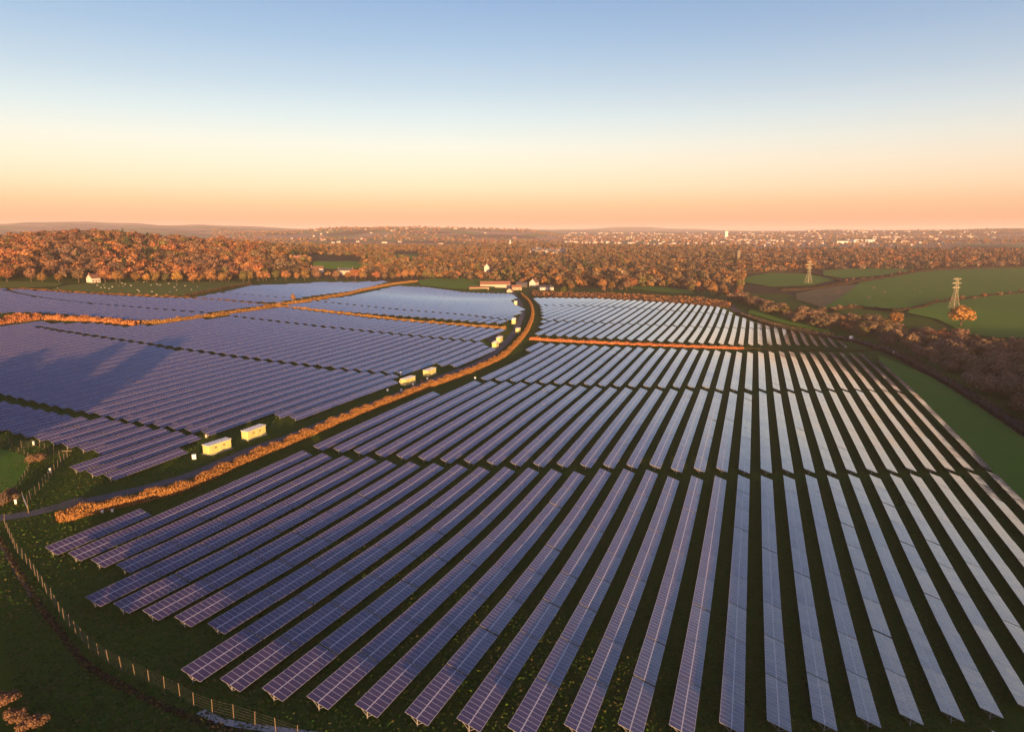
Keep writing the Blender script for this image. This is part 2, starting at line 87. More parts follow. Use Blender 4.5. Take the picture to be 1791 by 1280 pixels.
FEAT = {
'track': [[-113.6,133.5],[-108.2,135.8],[-103.2,139.0],[-100.6,142.5],[-96.6,146.3],[-92.6,150.5],[-86.8,157.5],[-82.0,164.9],[-78.1,176.4],[-74.4,187.3],[-68.5,199.1],[-62.5,215.2],[-52.9,240.6],[-44.3,263.9],[-36.9,286.6],[-27.9,310.5],[-18.6,334.0],[-10.9,360.2],[-4.2,396.3],[0.9,434.6],[5.0,479.0],[8.3,535.5],[7.4,609.4],[4.6,741.0],[1.7,805.2]],
'h_track': [[-98.0,129.9],[-96.6,132.0],[-95.5,134.8],[-93.4,137.2],[-91.2,140.6],[-88.5,143.6],[-84.4,147.8],[-80.2,152.6],[-77.0,160.3],[-74.0,170.4],[-70.5,181.3],[-66.2,192.3],[-61.5,205.4],[-56.3,220.4],[-50.1,237.1],[-42.8,254.7],[-34.6,277.6],[-24.5,300.8],[-12.8,331.8],[-4.7,356.6],[0.8,384.8],[5.8,415.6],[11.0,457.6],[15.4,515.7],[16.7,578.7],[14.7,664.0],[10.7,777.8]],
'h_cross': [[10.7,414.4],[36.5,413.5],[71.7,414.3],[107.5,416.9],[146.1,426.3]],
'h_crosslow': [[146.9,428.8],[179.4,436.9],[209.2,445.1],[244.3,454.2]],
'h_mid': [[-167.9,489.9],[-144.0,483.7],[-117.8,475.2],[-92.3,466.6],[-67.2,455.5],[-43.9,451.7],[-21.0,448.8],[-4.0,449.3]],
'h_diag': [[-208.3,383.7],[-199.4,398.4],[-190.8,416.6],[-182.8,439.8],[-174.1,466.4],[-169.2,498.7],[-163.4,520.5],[-157.7,562.8],[-156.1,633.0],[-161.6,759.2],[-157.4,802.9],[-145.8,852.7],[-123.3,896.6]],
'h_left': [[-264.0,385.5],[-255.3,387.0],[-242.7,387.4],[-228.6,385.4],[-210.1,381.0]],
'h_leftthick': [[-299.3,350.2],[-288.0,358.3],[-277.1,368.0],[-273.6,378.5],[-269.9,388.5]],
'h_no': [[-244.9,507.8],[-229.6,503.8],[-206.8,499.3],[-187.8,492.9],[-169.2,493.7]],
'h_so': [[-247.0,516.0],[-248.7,546.7],[-252.4,587.6],[-259.9,643.2],[-264.2,697.3]],
'h_ntop': [[-408.5,513.2],[-386.4,517.9],[-374.1,528.0],[-351.2,523.1],[-321.0,516.3],[-280.6,512.9],[-247.0,512.4]],
'h_field1': [[264.9,628.6],[292.9,641.7],[340.1,671.8],[363.6,653.0],[384.9,661.6],[453.0,727.8],[524.1,780.1],[616.4,825.5],[682.2,857.9]],
'h_field2': [[342.2,874.7],[388.9,890.1],[437.9,932.0],[500.6,996.2],[591.6,1072.3],[677.0,1159.0],[761.6,1234.8],[864.0,1265.4],[1012.1,1281.1]],
'h_field3': [[334.0,1031.9],[440.0,1194.1],[492.1,1176.3],[494.3,1093.7],[475.9,996.5]],
'lane': [[216.8,681.0],[209.1,632.3],[213.0,597.5],[219.9,562.6],[231.2,544.0],[244.8,523.1],[255.1,499.3],[256.6,462.8],[244.8,408.4],[230.1,356.9],[218.6,316.5],[208.7,282.9],[200.5,255.4],[191.1,226.6]],
'h_lane': [[202.4,614.9],[206.2,585.1],[211.8,553.5],[223.4,525.1],[237.7,507.6],[247.0,491.3],[248.3,462.0],[243.4,424.9],[234.8,391.4],[220.8,342.0],[209.6,303.0],[200.5,271.4],[192.3,244.4]],
'f_right': [[221.1,390.8],[222.4,370.0],[217.7,341.8],[207.7,308.1],[200.4,281.6],[195.1,260.5],[190.7,242.3]],
'f_bl': [[-105.5,133.3],[-98.4,125.4],[-92.7,119.4],[-88.2,115.3],[-85.4,112.7],[-82.6,109.8],[-79.3,106.5],[-76.3,103.5],[-73.5,100.6],[-70.3,97.3],[-67.2,94.3],[-64.8,92.1],[-63.3,90.8],[-61.9,89.4],[-60.1,87.7],[-58.0,86.2],[-54.4,83.6],[-51.4,81.9],[-48.0,79.9],[-45.0,78.3],[-41.5,76.4],[-37.8,74.0],[-35.5,73.4],[-32.2,72.3],[-28.8,71.1],[-24.9,69.6]],
'f_left': [[-145.5,182.5],[-141.8,183.9],[-137.7,181.3],[-135.4,181.1],[-134.1,182.2],[-131.3,181.6],[-127.1,179.0],[-123.0,176.1],[-120.0,174.6],[-119.6,176.1]],
'f_left2': [[-118.8,174.7],[-116.7,168.2],[-115.2,163.7],[-113.7,159.7],[-111.8,154.8],[-110.4,150.9],[-109.5,147.4],[-108.2,144.1]],
'f_left3': [[-145.5,182.5],[-141.2,180.9],[-137.9,179.3],[-134.9,178.2],[-131.3,176.2],[-128.4,173.7],[-123.8,167.4],[-120.3,160.7],[-117.2,154.0],[-113.8,146.0],[-112.3,140.5]],
'stripbottom': [[-38.1,74.0],[-36.0,72.7],[-32.4,71.8],[-28.9,71.4],[-24.7,71.1],[-19.9,70.6]],
'path_bl': [[-105.5,129.0],[-98.5,122.8],[-93.8,118.1],[-88.3,112.5],[-83.7,108.0],[-79.2,103.4],[-72.5,96.9],[-65.4,90.1],[-55.9,81.3],[-47.1,75.2],[-40.1,71.0]],
'pad': [[-101.7,140.4],[-101.4,144.8],[-99.2,148.4],[-95.4,145.4],[-97.6,141.8]],
'pads2': [[-24.7,447.8],[-12.9,456.8],[-8.7,437.7],[-5.4,413.4],[-9.9,396.3],[-17.6,413.3]],
'cont': [[[-83.5,180.4],[-80.0,187.0]],[[-78.2,194.8],[-74.9,202.8]],[[-44.4,277.9],[-39.3,288.4]],[[-37.6,298.8],[-32.5,310.7]],[[-8.9,380.4],[-7.1,389.8]],[[-6.9,397.3],[-4.7,407.7]],[[4.6,436.0],[8.2,450.8]],[[2.2,472.5],[5.4,512.2]],[[4.3,602.6],[6.8,654.7]]],
'boxes': [[-86.1,177.2],[-91.2,196.3],[-49.8,266.9],[-49.6,298.6],[-47.5,284.2],[-44.5,268.0],[-41.5,279.7],[-38.9,287.3],[-37.1,292.6],[-16.5,298.5],[-89.5,140.6],[-87.7,141.2],[-110.4,143.6],[-133.9,183.8],[-116.0,163.6]],
'van': [[254.0,506.7],[262.9,517.8]],
'cab': [[251.1,443.4]],
'spot': [[275.7,460.4]],
'pylon': [[416.1,965.7],[431.5,666.7],[448.6,1370.2]],
'sheep': [[-330.3,556.9],[-323.2,550.8],[-330.1,567.3],[-342.7,594.1],[-330.6,578.0],[-342.2,603.1],[-326.4,576.8],[-335.0,595.1],[-328.5,591.3],[-323.1,582.8],[-337.4,620.3],[-299.7,549.3],[-292.0,537.3],[-335.5,627.0],[-313.8,597.3],[-282.6,538.4],[-315.3,610.0],[-308.8,601.0],[-307.8,601.9],[-311.4,623.4],[-269.9,541.0],[-287.9,585.5],[-274.8,562.2],[-301.0,617.4],[-289.1,607.7],[-276.7,604.0],[-266.7,571.1],[-268.9,518.7],[-263.0,521.0],[-345.8,572.8],[-332.6,555.7],[-330.3,557.0],[-328.7,564.6],[-343.3,578.1],[-356.2,538.3]],
'tree_oak': [[373.7,565.8],[319.5,565.1],[-169.2,529.1],[57.6,771.0],[221.9,521.4]],
't_belt': [[242.3,708.0],[322.2,487.4],[275.1,533.9],[228.6,320.0],[295.2,512.5],[273.9,367.5],[252.1,558.3],[245.9,314.6],[325.3,439.3],[291.3,579.9],[264.8,363.2],[302.0,396.3],[285.6,437.6],[334.3,420.1],[248.7,380.6],[234.4,671.3],[291.1,493.5],[268.9,574.5],[198.9,243.9],[322.2,403.5],[246.6,625.6],[255.0,370.4],[287.1,395.9],[215.0,277.1],[243.3,685.9],[302.4,434.5],[319.0,447.8],[310.0,474.8],[341.8,443.6],[286.5,475.6],[230.5,300.8],[295.1,524.5],[242.5,324.1],[247.0,742.3],[328.3,415.1],[269.4,455.4],[309.8,517.5],[284.5,536.5],[297.2,453.8],[283.8,448.3],[313.7,439.8],[275.0,416.8],[303.0,550.3],[261.6,332.7],[253.8,549.1],[273.5,340.6],[325.4,475.0],[254.6,579.5],[278.4,576.1],[317.5,498.4],[314.6,419.9],[265.0,580.9],[237.4,663.9],[300.7,559.4],[305.6,461.9],[331.2,452.2],[233.5,310.4],[244.3,575.0],[241.1,645.0],[306.3,443.7],[311.5,384.5],[266.0,389.5],[268.9,349.5],[257.1,316.3],[298.1,408.9],[258.8,379.8],[304.4,537.0],[234.1,327.4],[243.9,633.2],[264.4,560.6],[308.5,491.5],[267.8,539.7],[324.7,456.5],[345.2,453.7],[269.8,476.7],[216.5,266.1],[224.0,290.8],[286.9,370.7],[234.8,341.8],[277.8,559.9],[306.9,415.6],[233.3,704.0],[258.7,402.2],[265.2,341.4],[308.6,506.2],[209.5,257.9],[275.1,469.7],[262.9,592.0],[241.6,590.1],[240.7,301.4],[287.8,462.6],[309.6,401.2],[289.3,406.0],[295.2,465.8],[269.4,485.8],[244.9,611.1],[240.5,719.6],[325.0,496.9],[241.8,693.8],[284.0,516.7],[299.7,568.3],[268.0,517.2],[260.4,431.8],[273.3,385.8],[339.1,428.2],[286.7,568.6],[313.9,431.0],[255.8,601.3],[253.6,572.1],[224.4,281.9],[264.9,425.1],[298.9,483.7],[272.6,524.2],[231.7,288.6],[248.8,336.6],[281.2,353.4],[268.2,376.4],[302.9,380.0],[295.1,536.9],[316.3,511.9],[255.8,413.7],[249.3,589.2],[233.6,617.5],[286.8,381.0],[280.4,427.7]],
't_mid': [[260.4,913.6],[234.3,744.1],[125.1,857.6],[241.0,828.4],[170.9,888.5],[260.2,845.9],[108.3,807.5],[277.7,838.3],[231.0,874.8],[285.8,955.9],[290.3,929.1],[275.0,922.1],[231.7,793.1],[122.4,844.7],[238.8,810.2],[290.4,942.8],[157.1,898.4],[152.5,872.3],[248.5,924.3],[137.1,859.2],[176.4,904.5],[287.9,908.3],[273.3,821.7],[163.1,911.4],[225.6,815.8],[311.7,960.9],[270.3,898.6],[261.2,939.5],[237.2,759.9],[268.6,884.1],[293.4,886.6],[216.4,828.8],[141.4,846.8],[251.5,885.1],[282.0,854.7],[112.1,853.4],[264.5,805.1],[258.4,827.6],[238.7,883.2],[224.3,922.2],[234.1,776.1],[231.0,907.7]],
't_left': [[-427.5,554.5],[-424.1,561.7],[-418.1,569.7],[-405.2,579.7],[-397.3,581.8],[-387.9,588.9],[-378.6,601.0],[-358.9,606.9],[-350.6,609.8],[-349.2,613.0],[-338.9,619.9],[-332.3,625.9],[-326.0,629.9],[-321.6,638.9],[-313.1,643.1],[-301.4,650.5],[-300.6,661.1],[-296.0,674.7],[-295.5,681.6],[-288.4,684.7],[-291.0,699.9],[-289.7,703.7],[-278.0,712.2],[-277.1,725.0]],
't_centre': [[-276.3,749.6],[-274.1,758.3],[-272.9,764.7],[-268.4,781.9],[-258.8,787.6],[-251.3,803.9],[-243.7,809.5],[-246.2,820.9],[-235.6,832.2],[-237.0,837.2],[-219.0,853.5],[-217.0,852.4],[-207.2,867.4],[-197.3,867.6],[-192.0,878.9],[-188.8,883.7],[-175.3,888.9],[-167.4,903.6],[-157.6,910.1],[-152.2,921.9],[-143.5,921.6],[-143.7,921.9],[-136.1,934.2],[-118.8,941.9],[-115.4,946.3],[-106.2,955.3],[-100.6,960.8],[-85.0,975.5],[-77.3,971.6],[-71.9,982.1],[-58.6,981.0],[-46.8,983.7],[-43.6,992.0],[-33.4,989.3],[-18.3,1004.9],[46.8,969.7],[45.0,958.6],[53.1,946.6],[50.0,942.6],[53.4,936.0],[54.3,922.8],[60.5,924.6],[51.2,912.7],[55.4,907.5],[58.1,892.6],[60.1,889.3],[66.7,881.6],[60.4,879.7],[65.0,867.7],[68.5,860.3],[71.0,856.0],[70.8,850.9],[73.3,839.0],[71.5,831.9]],
't_hedge': [[293.1,644.8],[308.2,653.8],[317.4,660.7],[331.2,669.1],[482.6,992.6],[501.5,1011.2],[525.5,1031.3],[550.7,1053.1],[580.0,1079.2],[605.3,1100.5],[629.6,1121.6],[647.9,1136.4],[669.5,1155.2],[456.8,736.0],[480.9,748.8],[499.2,759.5],[518.0,767.2],[542.0,786.1],[571.8,801.7],[589.7,812.4],[614.6,829.2]],
'bush': [[405.8,853.1],[393.2,797.5],[471.5,896.4],[457.6,842.2],[442.2,797.1],[403.6,776.2],[498.1,838.2],[525.5,861.9],[545.1,904.9],[509.6,870.5],[547.2,881.2],[478.7,943.9],[550.9,960.5]],
'bl': [[-62.2,74.3],[-69.4,81.2],[-58.5,71.3],[-55.5,69.9],[-78.2,91.6],[-52.4,68.3]],
'dark': [[-123.3,170.6],[-114.3,147.7],[-112.2,142.1]],
'gate': [[-111.0,146.6],[-104.6,139.2]],
'stile': [-118.4,174.3],
'farm': [[28.7,896.7],[-21.5,874.0],[-40.2,839.1],[41.8,843.3],[5.3,840.5],[12.1,883.1],[-2.4,812.3],[-40.1,1112.4],[-371.0,609.9],[-260.0,921.0],[-300.0,979.4],[-222.7,924.0]],
'whites': [[-300.2,1774.8],[-286.1,1807.5],[-262.6,1780.7]]}
PATCHES = [
('meadow','meadow',[[301.4,660.7],[343.7,679.1],[368.2,661.3],[390.0,670.4],[457.5,734.9],[527.7,785.5],[687.9,865.0]],[[497.9,982.4],[587.2,1064.1],[670.6,1147.8],[748.7,1213.3],[851.5,1246.7],[920.3,1256.3],[992.8,1256.1]]),
('meadow','meadow',[[369.2,635.6],[375.8,600.6],[356.0,531.0],[366.4,513.7],[411.1,509.9]],[[382.9,657.9],[448.9,720.9],[520.2,774.1],[583.9,809.5],[675.0,848.5]]),
('meadow','meadow',[[502.3,1111.5],[508.5,1056.4],[586.7,1096.7],[680.8,1182.4]],[[544.8,1207.1],[610.7,1261.1],[689.3,1291.4],[709.0,1232.0]]),
('meadow','meadow',[[328.7,997.0],[345.9,914.0],[407.1,932.4],[483.1,1026.2]],[[349.0,1065.2],[434.2,1164.5],[483.0,1154.1],[492.4,1079.2]]),
('rushy_field','rough',[[308.1,741.0],[302.2,662.7],[344.9,681.6],[368.2,661.3],[401.0,679.8],[467.6,749.5]],[[347.2,838.3],[409.2,902.2],[477.0,948.4],[496.7,897.5],[506.6,850.5],[516.3,820.2]]),
('meadow','meadow',[[214.5,619.8],[227.4,569.6],[247.3,528.6]],[[224.3,642.7],[251.1,617.5],[257.2,550.6]]),
('meadow','meadow',[[214.0,390.0],[167.5,259.7],[152.1,206.2],[143.3,180.4],[133.1,146.8]],[[235.8,433.8],[222.8,345.1],[201.3,275.8],[191.5,243.2],[183.0,207.1]]),
('meadow','meadow',[[139.2,881.9],[174.8,823.6],[210.5,789.8]],[[150.6,930.7],[191.9,905.7],[225.5,860.1]]),
('meadow','meadow',[[-113.9,853.0],[-73.2,833.4],[-31.3,825.7],[-21.1,858.3]],[[-125.0,908.5],[-107.3,953.1],[-61.5,980.2],[-27.2,976.0]]),
('sheep_pasture','pasture',[[-355.5,528.3],[-317.4,517.5],[-276.9,513.9],[-248.0,516.2],[-253.8,590.8],[-265.3,700.1]],[[-364.7,556.3],[-363.2,585.6],[-351.8,608.1],[-319.8,645.7],[-285.4,692.7],[-272.9,720.4]]),
('sheep_pasture','pasture',[[-412.4,518.2],[-381.0,534.7],[-366.0,552.6]],[[-449.5,566.0],[-408.9,581.7],[-381.2,584.9]]),
('meadow','meadow',[[-115.2,135.5],[-115.6,145.8],[-118.2,154.6],[-123.8,167.0]],[[-150.3,180.5],[-140.6,180.0],[-131.0,175.3],[-126.6,171.6]]),
('meadow','meadow',[[-270.8,940.8],[-243.7,962.7],[-215.5,987.1]],[[-285.2,992.7],[-267.7,1059.8],[-241.6,1108.7]]),
('meadow','meadow',[[-220.0,1282.7],[-173.4,1315.5]],[[-256.8,1514.2],[-204.1,1550.6]]),
('bracken_bank','bracken',[[21.4,741.8],[60.5,693.6],[116.0,678.8],[170.7,670.0],[209.8,654.8]],[[22.4,825.4],[69.3,795.0],[129.7,760.1],[187.2,736.0],[221.2,691.4]])]
BANK = ([[-102.4,127.8],[-90.5,115.9],[-77.5,102.9],[-66.3,92.1],[-57.6,84.1],[-48.6,78.4],[-42.0,74.8],[-35.9,72.2],[-29.8,70.2]],[[-102.3,126.5],[-90.7,114.7],[-77.4,101.3],[-66.1,90.6],[-57.4,82.5],[-48.4,76.9],[-41.6,73.5],[-35.6,70.7],[-29.6,68.9]])
BRACKEN = ([[21.7,752.1],[61.4,703.5],[117.1,685.2],[172.0,675.1],[211.1,659.0]],[[26.9,817.7],[68.9,790.2],[131.5,770.9],[189.2,744.2],[222.9,696.8]])
VERGE = ([[203.1,613.7],[217.7,556.8],[239.8,512.2],[249.7,449.9],[222.8,345.1],[194.2,246.9]],[[207.8,625.0],[224.3,571.8],[248.8,530.0],[264.4,475.7],[237.5,367.7],[207.3,264.5]])
HAZE = 0.00008
# ---------------------------------------------------------------- terrain
# the lie of the land: u runs across the panel rows (to the south), v along them (to the east), z is measured from the drone
FPX, PITCH, PSI, TILT = 1197.04, math.radians(11.099), math.radians(19.3256), math.radians(18.29)
CU, SU = math.cos(PSI), math.sin(PSI)
ZC = 95.0                                   # height of the camera above the zero level
PW = 3.33                                   # width of a table of panels (two modules)
CT, ST = PW*math.cos(TILT), PW*math.sin(TILT)
GH, ULO, UHI, VLO, VHI = 45.0, -600.0, 180.0, 0.0, 900.0
def bs(t):
    return np.stack([(1-t)**3/6, (3*t**3-6*t**2+4)/6, (-3*t**3+3*t**2+3*t+1)/6, t**3/6], -1)
def zfield(u, v):                           # height of the upper edge of the panels over the farm
    u = np.clip(u, ULO, UHI-1e-6); v = np.clip(v, VLO, VHI-1e-6)
    a = (u-ULO)/GH; b = (v-VLO)/GH
    ia = a.astype(int); ib = b.astype(int)
    bu = bs(a-ia); bv = bs(b-ib)
    out = np.zeros(u.shape)
    for p in range(4):
        for q in range(4):
            out += CGRID[(ia+p)*NV+ib+q]*bu[..., p]*bv[..., q]
    return out
AZ = np.arctan((np.array([-700,0,75,150,225,300,380,450,520,600,700,800,900,1000,1100,1200,1300,1450,1600,1791,2500.])-895.5)/1197.)
RD = np.log(np.array([350,500,700,900,1100,1400,1800,2400,3200,4500,6500,9000,13000,20000,45000.]))
FAR = np.array([
[-46,-42,-38,-32,-26,-20,-20,-25,-25,-20, 30, 60, 50, 0,-60],
[-48,-42,-40,-28,-17,-22,-30,-35,-30,-10, 35, 75, 20,-20,-60],
[-48,-43,-40,-26,-13,-20,-30,-35,-30,-10, 40, 90, 30,-20,-60],
[-49,-44,-41,-26,-10,-18,-30,-35,-30,-10, 50,106, 30,-20,-60],
[-50,-45,-42,-28,-12,-18,-30,-35,-30,-10, 45,100, 30,-20,-60],
[-51,-47,-44,-31,-18,-22,-32,-38,-32,-15, 30, 68, 20,-20,-60],
[-53,-50,-48,-36,-23,-26,-36,-42,-35,-18, 30, 75, 20,-20,-60],
[-55,-53,-54,-43,-29,-32,-40,-45,-38,-15, 20, 60, 20,-20,-60],
[-57,-56,-58,-50,-37,-38,-44,-48,-40, -2,  5, 30, 10,-20,-60],
[-60,-58,-62,-57,-46,-44,-46,-50,-35, 17,  5, 20, 10,-20,-60],
[-63,-61,-64,-63,-57,-52,-50,-52,-33, 29,  5, 20, 10,-20,-60],
[-65,-64,-67,-67,-62,-57,-53,-53,-40, 21,  5, 20, 10,-20,-60],
[-67,-67,-70,-70,-66,-60,-50,-50,-45,  2,  8, 23, 10,-20,-60],
[-69,-70,-71,-71,-68,-62,-54,-51,-47,-35,-12, 20, 33,-20,-60],
[-72,-73,-73,-72,-70,-64,-58,-52,-48,-35,-14,  4, 87,-20,-60],
[-74,-75,-74,-73,-71,-66,-60,-53,-48,-35,-14,  2, 45,-20,-60],
[-76,-77,-76,-74,-72,-68,-62,-54,-48,-36,-12,  0,  7,-20,-60],
[-78,-79,-77,-75,-72,-68,-62,-54,-46,-34,  9,  5,  8,-20,-60],
[-79,-79,-77,-75,-72,-68,-62,-54,-46,-34, 10,  5,  8,-20,-60],
[-79,-79,-77,-75,-72,-68,-62,-54,-46,-34, 21, 10,  8,-20,-60],
[-79,-79,-77,-75,-72,-68,-62,-54,-46,-34, 21, 10,  8,-20,-60]], float)
def sstep(t):
    t = np.clip(t, 0, 1); return t*t*(3-2*t)
def ground(X, Y):                           # height of the ground (metres above the zero level) at any point
    X = np.atleast_1d(np.asarray(X, float)); Y = np.atleast_1d(np.asarray(Y, float))
    r = np.hypot(X, Y)+1e-6; az = np.arctan2(X, Y)
    az = np.clip(az, AZ[0], AZ[-1]); lr = np.clip(np.log(r), RD[0], RD[-1])
    ia = np.clip(np.searchsorted(AZ, az)-1, 0, len(AZ)-2); ir = np.clip(np.searchsorted(RD, lr)-1, 0, len(RD)-2)
    ta = sstep((az-AZ[ia])/(AZ[ia+1]-AZ[ia])); tr = sstep((lr-RD[ir])/(RD[ir+1]-RD[ir]))
    far = (FAR[ia,ir]*(1-ta)+FAR[ia+1,ir]*ta)*(1-tr)+(FAR[ia,ir+1]*(1-ta)+FAR[ia+1,ir+1]*ta)*tr
    far = far+np.clip((r-1500)/2500, 0, 1)*(5*np.sin(X*.0043+1.3)*np.sin(Y*.0031+.4)+3*np.sin(X*.011+Y*.006))
    wb = sstep((78-Y)/45); far = far*(1-wb)+wb*np.interp(X, [-60, 0, 60, 130, 250, 420], [-80, -61, -60, -51, -43, -39])      # behind the drone a spur of the hill rises to the right
    u = X*CU-Y*SU; v = X*SU+Y*CU
    near = zfield(u, v)-1.75
    w = sstep((v-710)/-170+1)*sstep((u+700)/150)*sstep((330-u)/150)*sstep((Y-28)/44)
    return near*w+far*(1-w)+ZC
# ---------------------------------------------------------------- helpers
def mesh_np(name, V, F, mat, uv=None, col=None, fmat=None, mats=None, smooth=False):
    """a mesh datablock from numpy arrays; F is (n,3) or (n,4)"""
    V = np.asarray(V, np.float32); F = np.asarray(F, np.int32)
    me = bpy.data.meshes.new(name)
    n, k = F.shape
    me.vertices.add(len(V)); me.vertices.foreach_set('co', V.ravel())
    me.loops.add(n*k); me.loops.foreach_set('vertex_index', F.ravel())
    me.polygons.add(n); me.polygons.foreach_set('loop_start', np.arange(0, n*k, k, dtype=np.int32))
    me.polygons.foreach_set('loop_total', np.full(n, k, np.int32))
    for m in (mats or [mat]): me.materials.append(m)
    if fmat is not None: me.polygons.foreach_set('material_index', np.asarray(fmat, np.int32))
    if uv is not None:
        l = me.uv_layers.new(name='UVMap'); l.data.foreach_set('uv', np.asarray(uv, np.float32)[F.ravel()].ravel())
    if col is not None:
        a = me.color_attributes.new('Col', 'FLOAT_COLOR', 'POINT')
        c = np.ones((len(V), 4), np.float32); c[:, :3] = col; a.data.foreach_set('color', c.ravel())
    me.polygons.foreach_set('use_smooth', np.full(n, smooth))
    me.update(calc_edges=True); me.validate()
    return me
def link(name, me, parent=None, loc=(0,0,0), rot=(0,0,0), scale=(1,1,1)):
    o = bpy.data.objects.new(name, me); COL.objects.link(o)
    o.location = loc; o.rotation_euler = rot; o.scale = scale
    if parent is not None: o.parent = parent
    return o
def tag(o, label=None, cat=None, group=None, kind=None):
    if label: o['label'] = label
    if cat: o['category'] = cat
    if group: o['group'] = group
    if kind: o['kind'] = kind
    return o
def empty(name, loc, rz=0.0):
    o = bpy.data.objects.new(name, None); COL.objects.link(o); o.location = loc; o.rotation_euler = (0, 0, rz); o.empty_display_size = 0.5
    return o
class MB:
    """collects boxes, bars and prisms for ONE mesh"""
    def __init__(s): s.V = []; s.F = []; s.M = []
    def add(s, V, F, m=0):
        b = sum(len(v) for v in s.V); s.V.append(np.asarray(V, float))
        for f in F: s.F.append([b+i for i in f]); s.M.append(m)
    def box(s, x0, x1, y0, y1, z0, z1, m=0, bev=0.0):
        if bev <= 0:
            V = [(x,y,z) for z in (z0,z1) for y in (y0,y1) for x in (x0,x1)]
            s.add(V, [(0,2,3,1),(4,5,7,6),(0,1,5,4),(2,6,7,3),(0,4,6,2),(1,3,7,5)], m); return
        b = bev; rings = [(z0, b), (z0+b, 0), (z1-b, 0), (z1, b)]; V = []; F = []
        for z, i in rings:
            for (x, y) in ((x0+i+b, y0+i), (x1-i-b, y0+i), (x1-i, y0+i+b), (x1-i, y1-i-b), (x1-i-b, y1-i), (x0+i+b, y1-i), (x0+i, y1-i-b), (x0+i, y0+i+b)): V.append((x,y,z))
        for k in range(3):
            for i in range(8):
                j = (i+1) % 8; F.append((k*8+i, k*8+j, k*8+8+j, k*8+8+i))
        F.append(tuple(range(7,-1,-1))); F.append(tuple(range(24,32)))
        s.add(V, F, m)
    def bar(s, a, b, r, m=0, n=4, r2=None):
        a = np.array(a, float); b = np.array(b, float); d = b-a; d = d/np.linalg.norm(d)
        q = np.array((0,0,1.)) if abs(d[2]) < .9 else np.array((1.,0,0)); x = np.cross(d, q); x /= np.linalg.norm(x); y = np.cross(d, x)
        r2 = r if r2 is None else r2; V = []
        for p, rr in ((a, r), (b, r2)):
            for k in range(n):
                t = 2*math.pi*(k+.5)/n; V.append(p+rr*(math.cos(t)*x+math.sin(t)*y))
        F = [(k, (k+1) % n, n+(k+1) % n, n+k) for k in range(n)]+[tuple(range(n-1,-1,-1)), tuple(range(n,2*n))]
        s.add(V, F, m)
    def mesh(s, name, mats):
        me = bpy.data.meshes.new(name)
        me.from_pydata([tuple(v) for v in np.vstack(s.V)], [], s.F)
        for m in (mats if isinstance(mats, (list, tuple)) else [mats]): me.materials.append(m)
        me.polygons.foreach_set('material_index', np.array(s.M, np.int32)); me.update()
        return me
    def build(s, name, mats, parent=None, loc=(0,0,0), rot=(0,0,0)):
        return link(name, s.mesh(name, mats), parent, loc, rot)
def g1(x, y): return float(ground(x, y)[0])
def ordinal(n):
    one = ['','first','second','third','fourth','fifth','sixth','seventh','eighth','ninth','tenth','eleventh','twelfth','thirteenth','fourteenth','fifteenth','sixteenth','seventeenth','eighteenth','nineteenth']
    tens = {2:'twenty',3:'thirty',4:'forty',5:'fifty',6:'sixty'}
    if n < 20: return one[n]
    t, r = divmod(n, 10)
    return {2:'twentieth',3:'thirtieth',4:'fortieth',5:'fiftieth',6:'sixtieth'}[t] if r == 0 else tens[t]+'-'+one[r]
def resample(P, step):
    P = np.asarray(P, float); d = np.r_[0, np.cumsum(np.hypot(*np.diff(P, axis=0).T))]
    # Catmull-Rom through the points so that bends are round
    n = max(2, int(d[-1]/step)+1); t = np.linspace(0, d[-1], n)
    m = np.gradient(P, d, axis=0); k = np.clip(np.searchsorted(d, t, 'right')-1, 0, len(d)-2); h = (d[k+1]-d[k])[:, None]; s = ((t-d[k])[:, None])/h
    return (2*s**3-3*s**2+1)*P[k]+(s**3-2*s**2+s)*h*m[k]+(-2*s**3+3*s**2)*P[k+1]+(s**3-s**2)*h*m[k+1]
def frame(P):
    T = np.gradient(P, axis=0); T /= np.linalg.norm(T, axis=1)[:, None]
    return T, np.stack([T[:,1], -T[:,0]], 1)          # tangent, right-hand normal

# ---------------------------------------------------------------- materials
def new_mat(name):
    m = bpy.data.materials.new(name); m.use_nodes = True
    nt = m.node_tree; b = nt.nodes['Principled BSDF']; b.inputs['Roughness'].default_value = .85
    b.inputs['Specular IOR Level'].default_value = 0.25
    return m, nt, nt.nodes, nt.links, b
def mix(nt, fac, a, b, mode='MIX'):
    n = nt.nodes.new('ShaderNodeMix'); n.data_type = 'RGBA'; n.blend_type = mode
    for s, v in ((0, fac), (6, a), (7, b)):
        if hasattr(v, 'is_output'): nt.links.new(v, n.inputs[s])
        else: n.inputs[s].default_value = v if s == 0 else (*v, 1) if len(v) == 3 else v
    return n.outputs[2]
def noise(nt, scale, detail=4, rough=.6, vec=None, dist=0):
    n = nt.nodes.new('ShaderNodeTexNoise'); n.inputs['Scale'].default_value = scale; n.inputs['Detail'].default_value = detail; n.inputs['Roughness'].default_value = rough; n.inputs['Distortion'].default_value = dist
    if vec is not None: nt.links.new(vec, n.inputs['Vector'])
    return n.outputs[0]
def maprange(nt, v, a, b, c=0., d=1.):
    n = nt.nodes.new('ShaderNodeMapRange'); nt.links.new(v, n.inputs[0])
    for i, x in enumerate((a, b, c, d)): n.inputs[1+i].default_value = x
    return n.outputs[0]
def math_n(nt, op, a, b=None):
    n = nt.nodes.new('ShaderNodeMath'); n.operation = op
    for i, v in enumerate((a, b)):
        if v is None: continue
        if hasattr(v, 'is_output'): nt.links.new(v, n.inputs[i])
        else: n.inputs[i].default_value = v
    return n.outputs[0]
def objpos(nt):
    g = nt.nodes.new('ShaderNodeNewGeometry'); return g.outputs['Position']
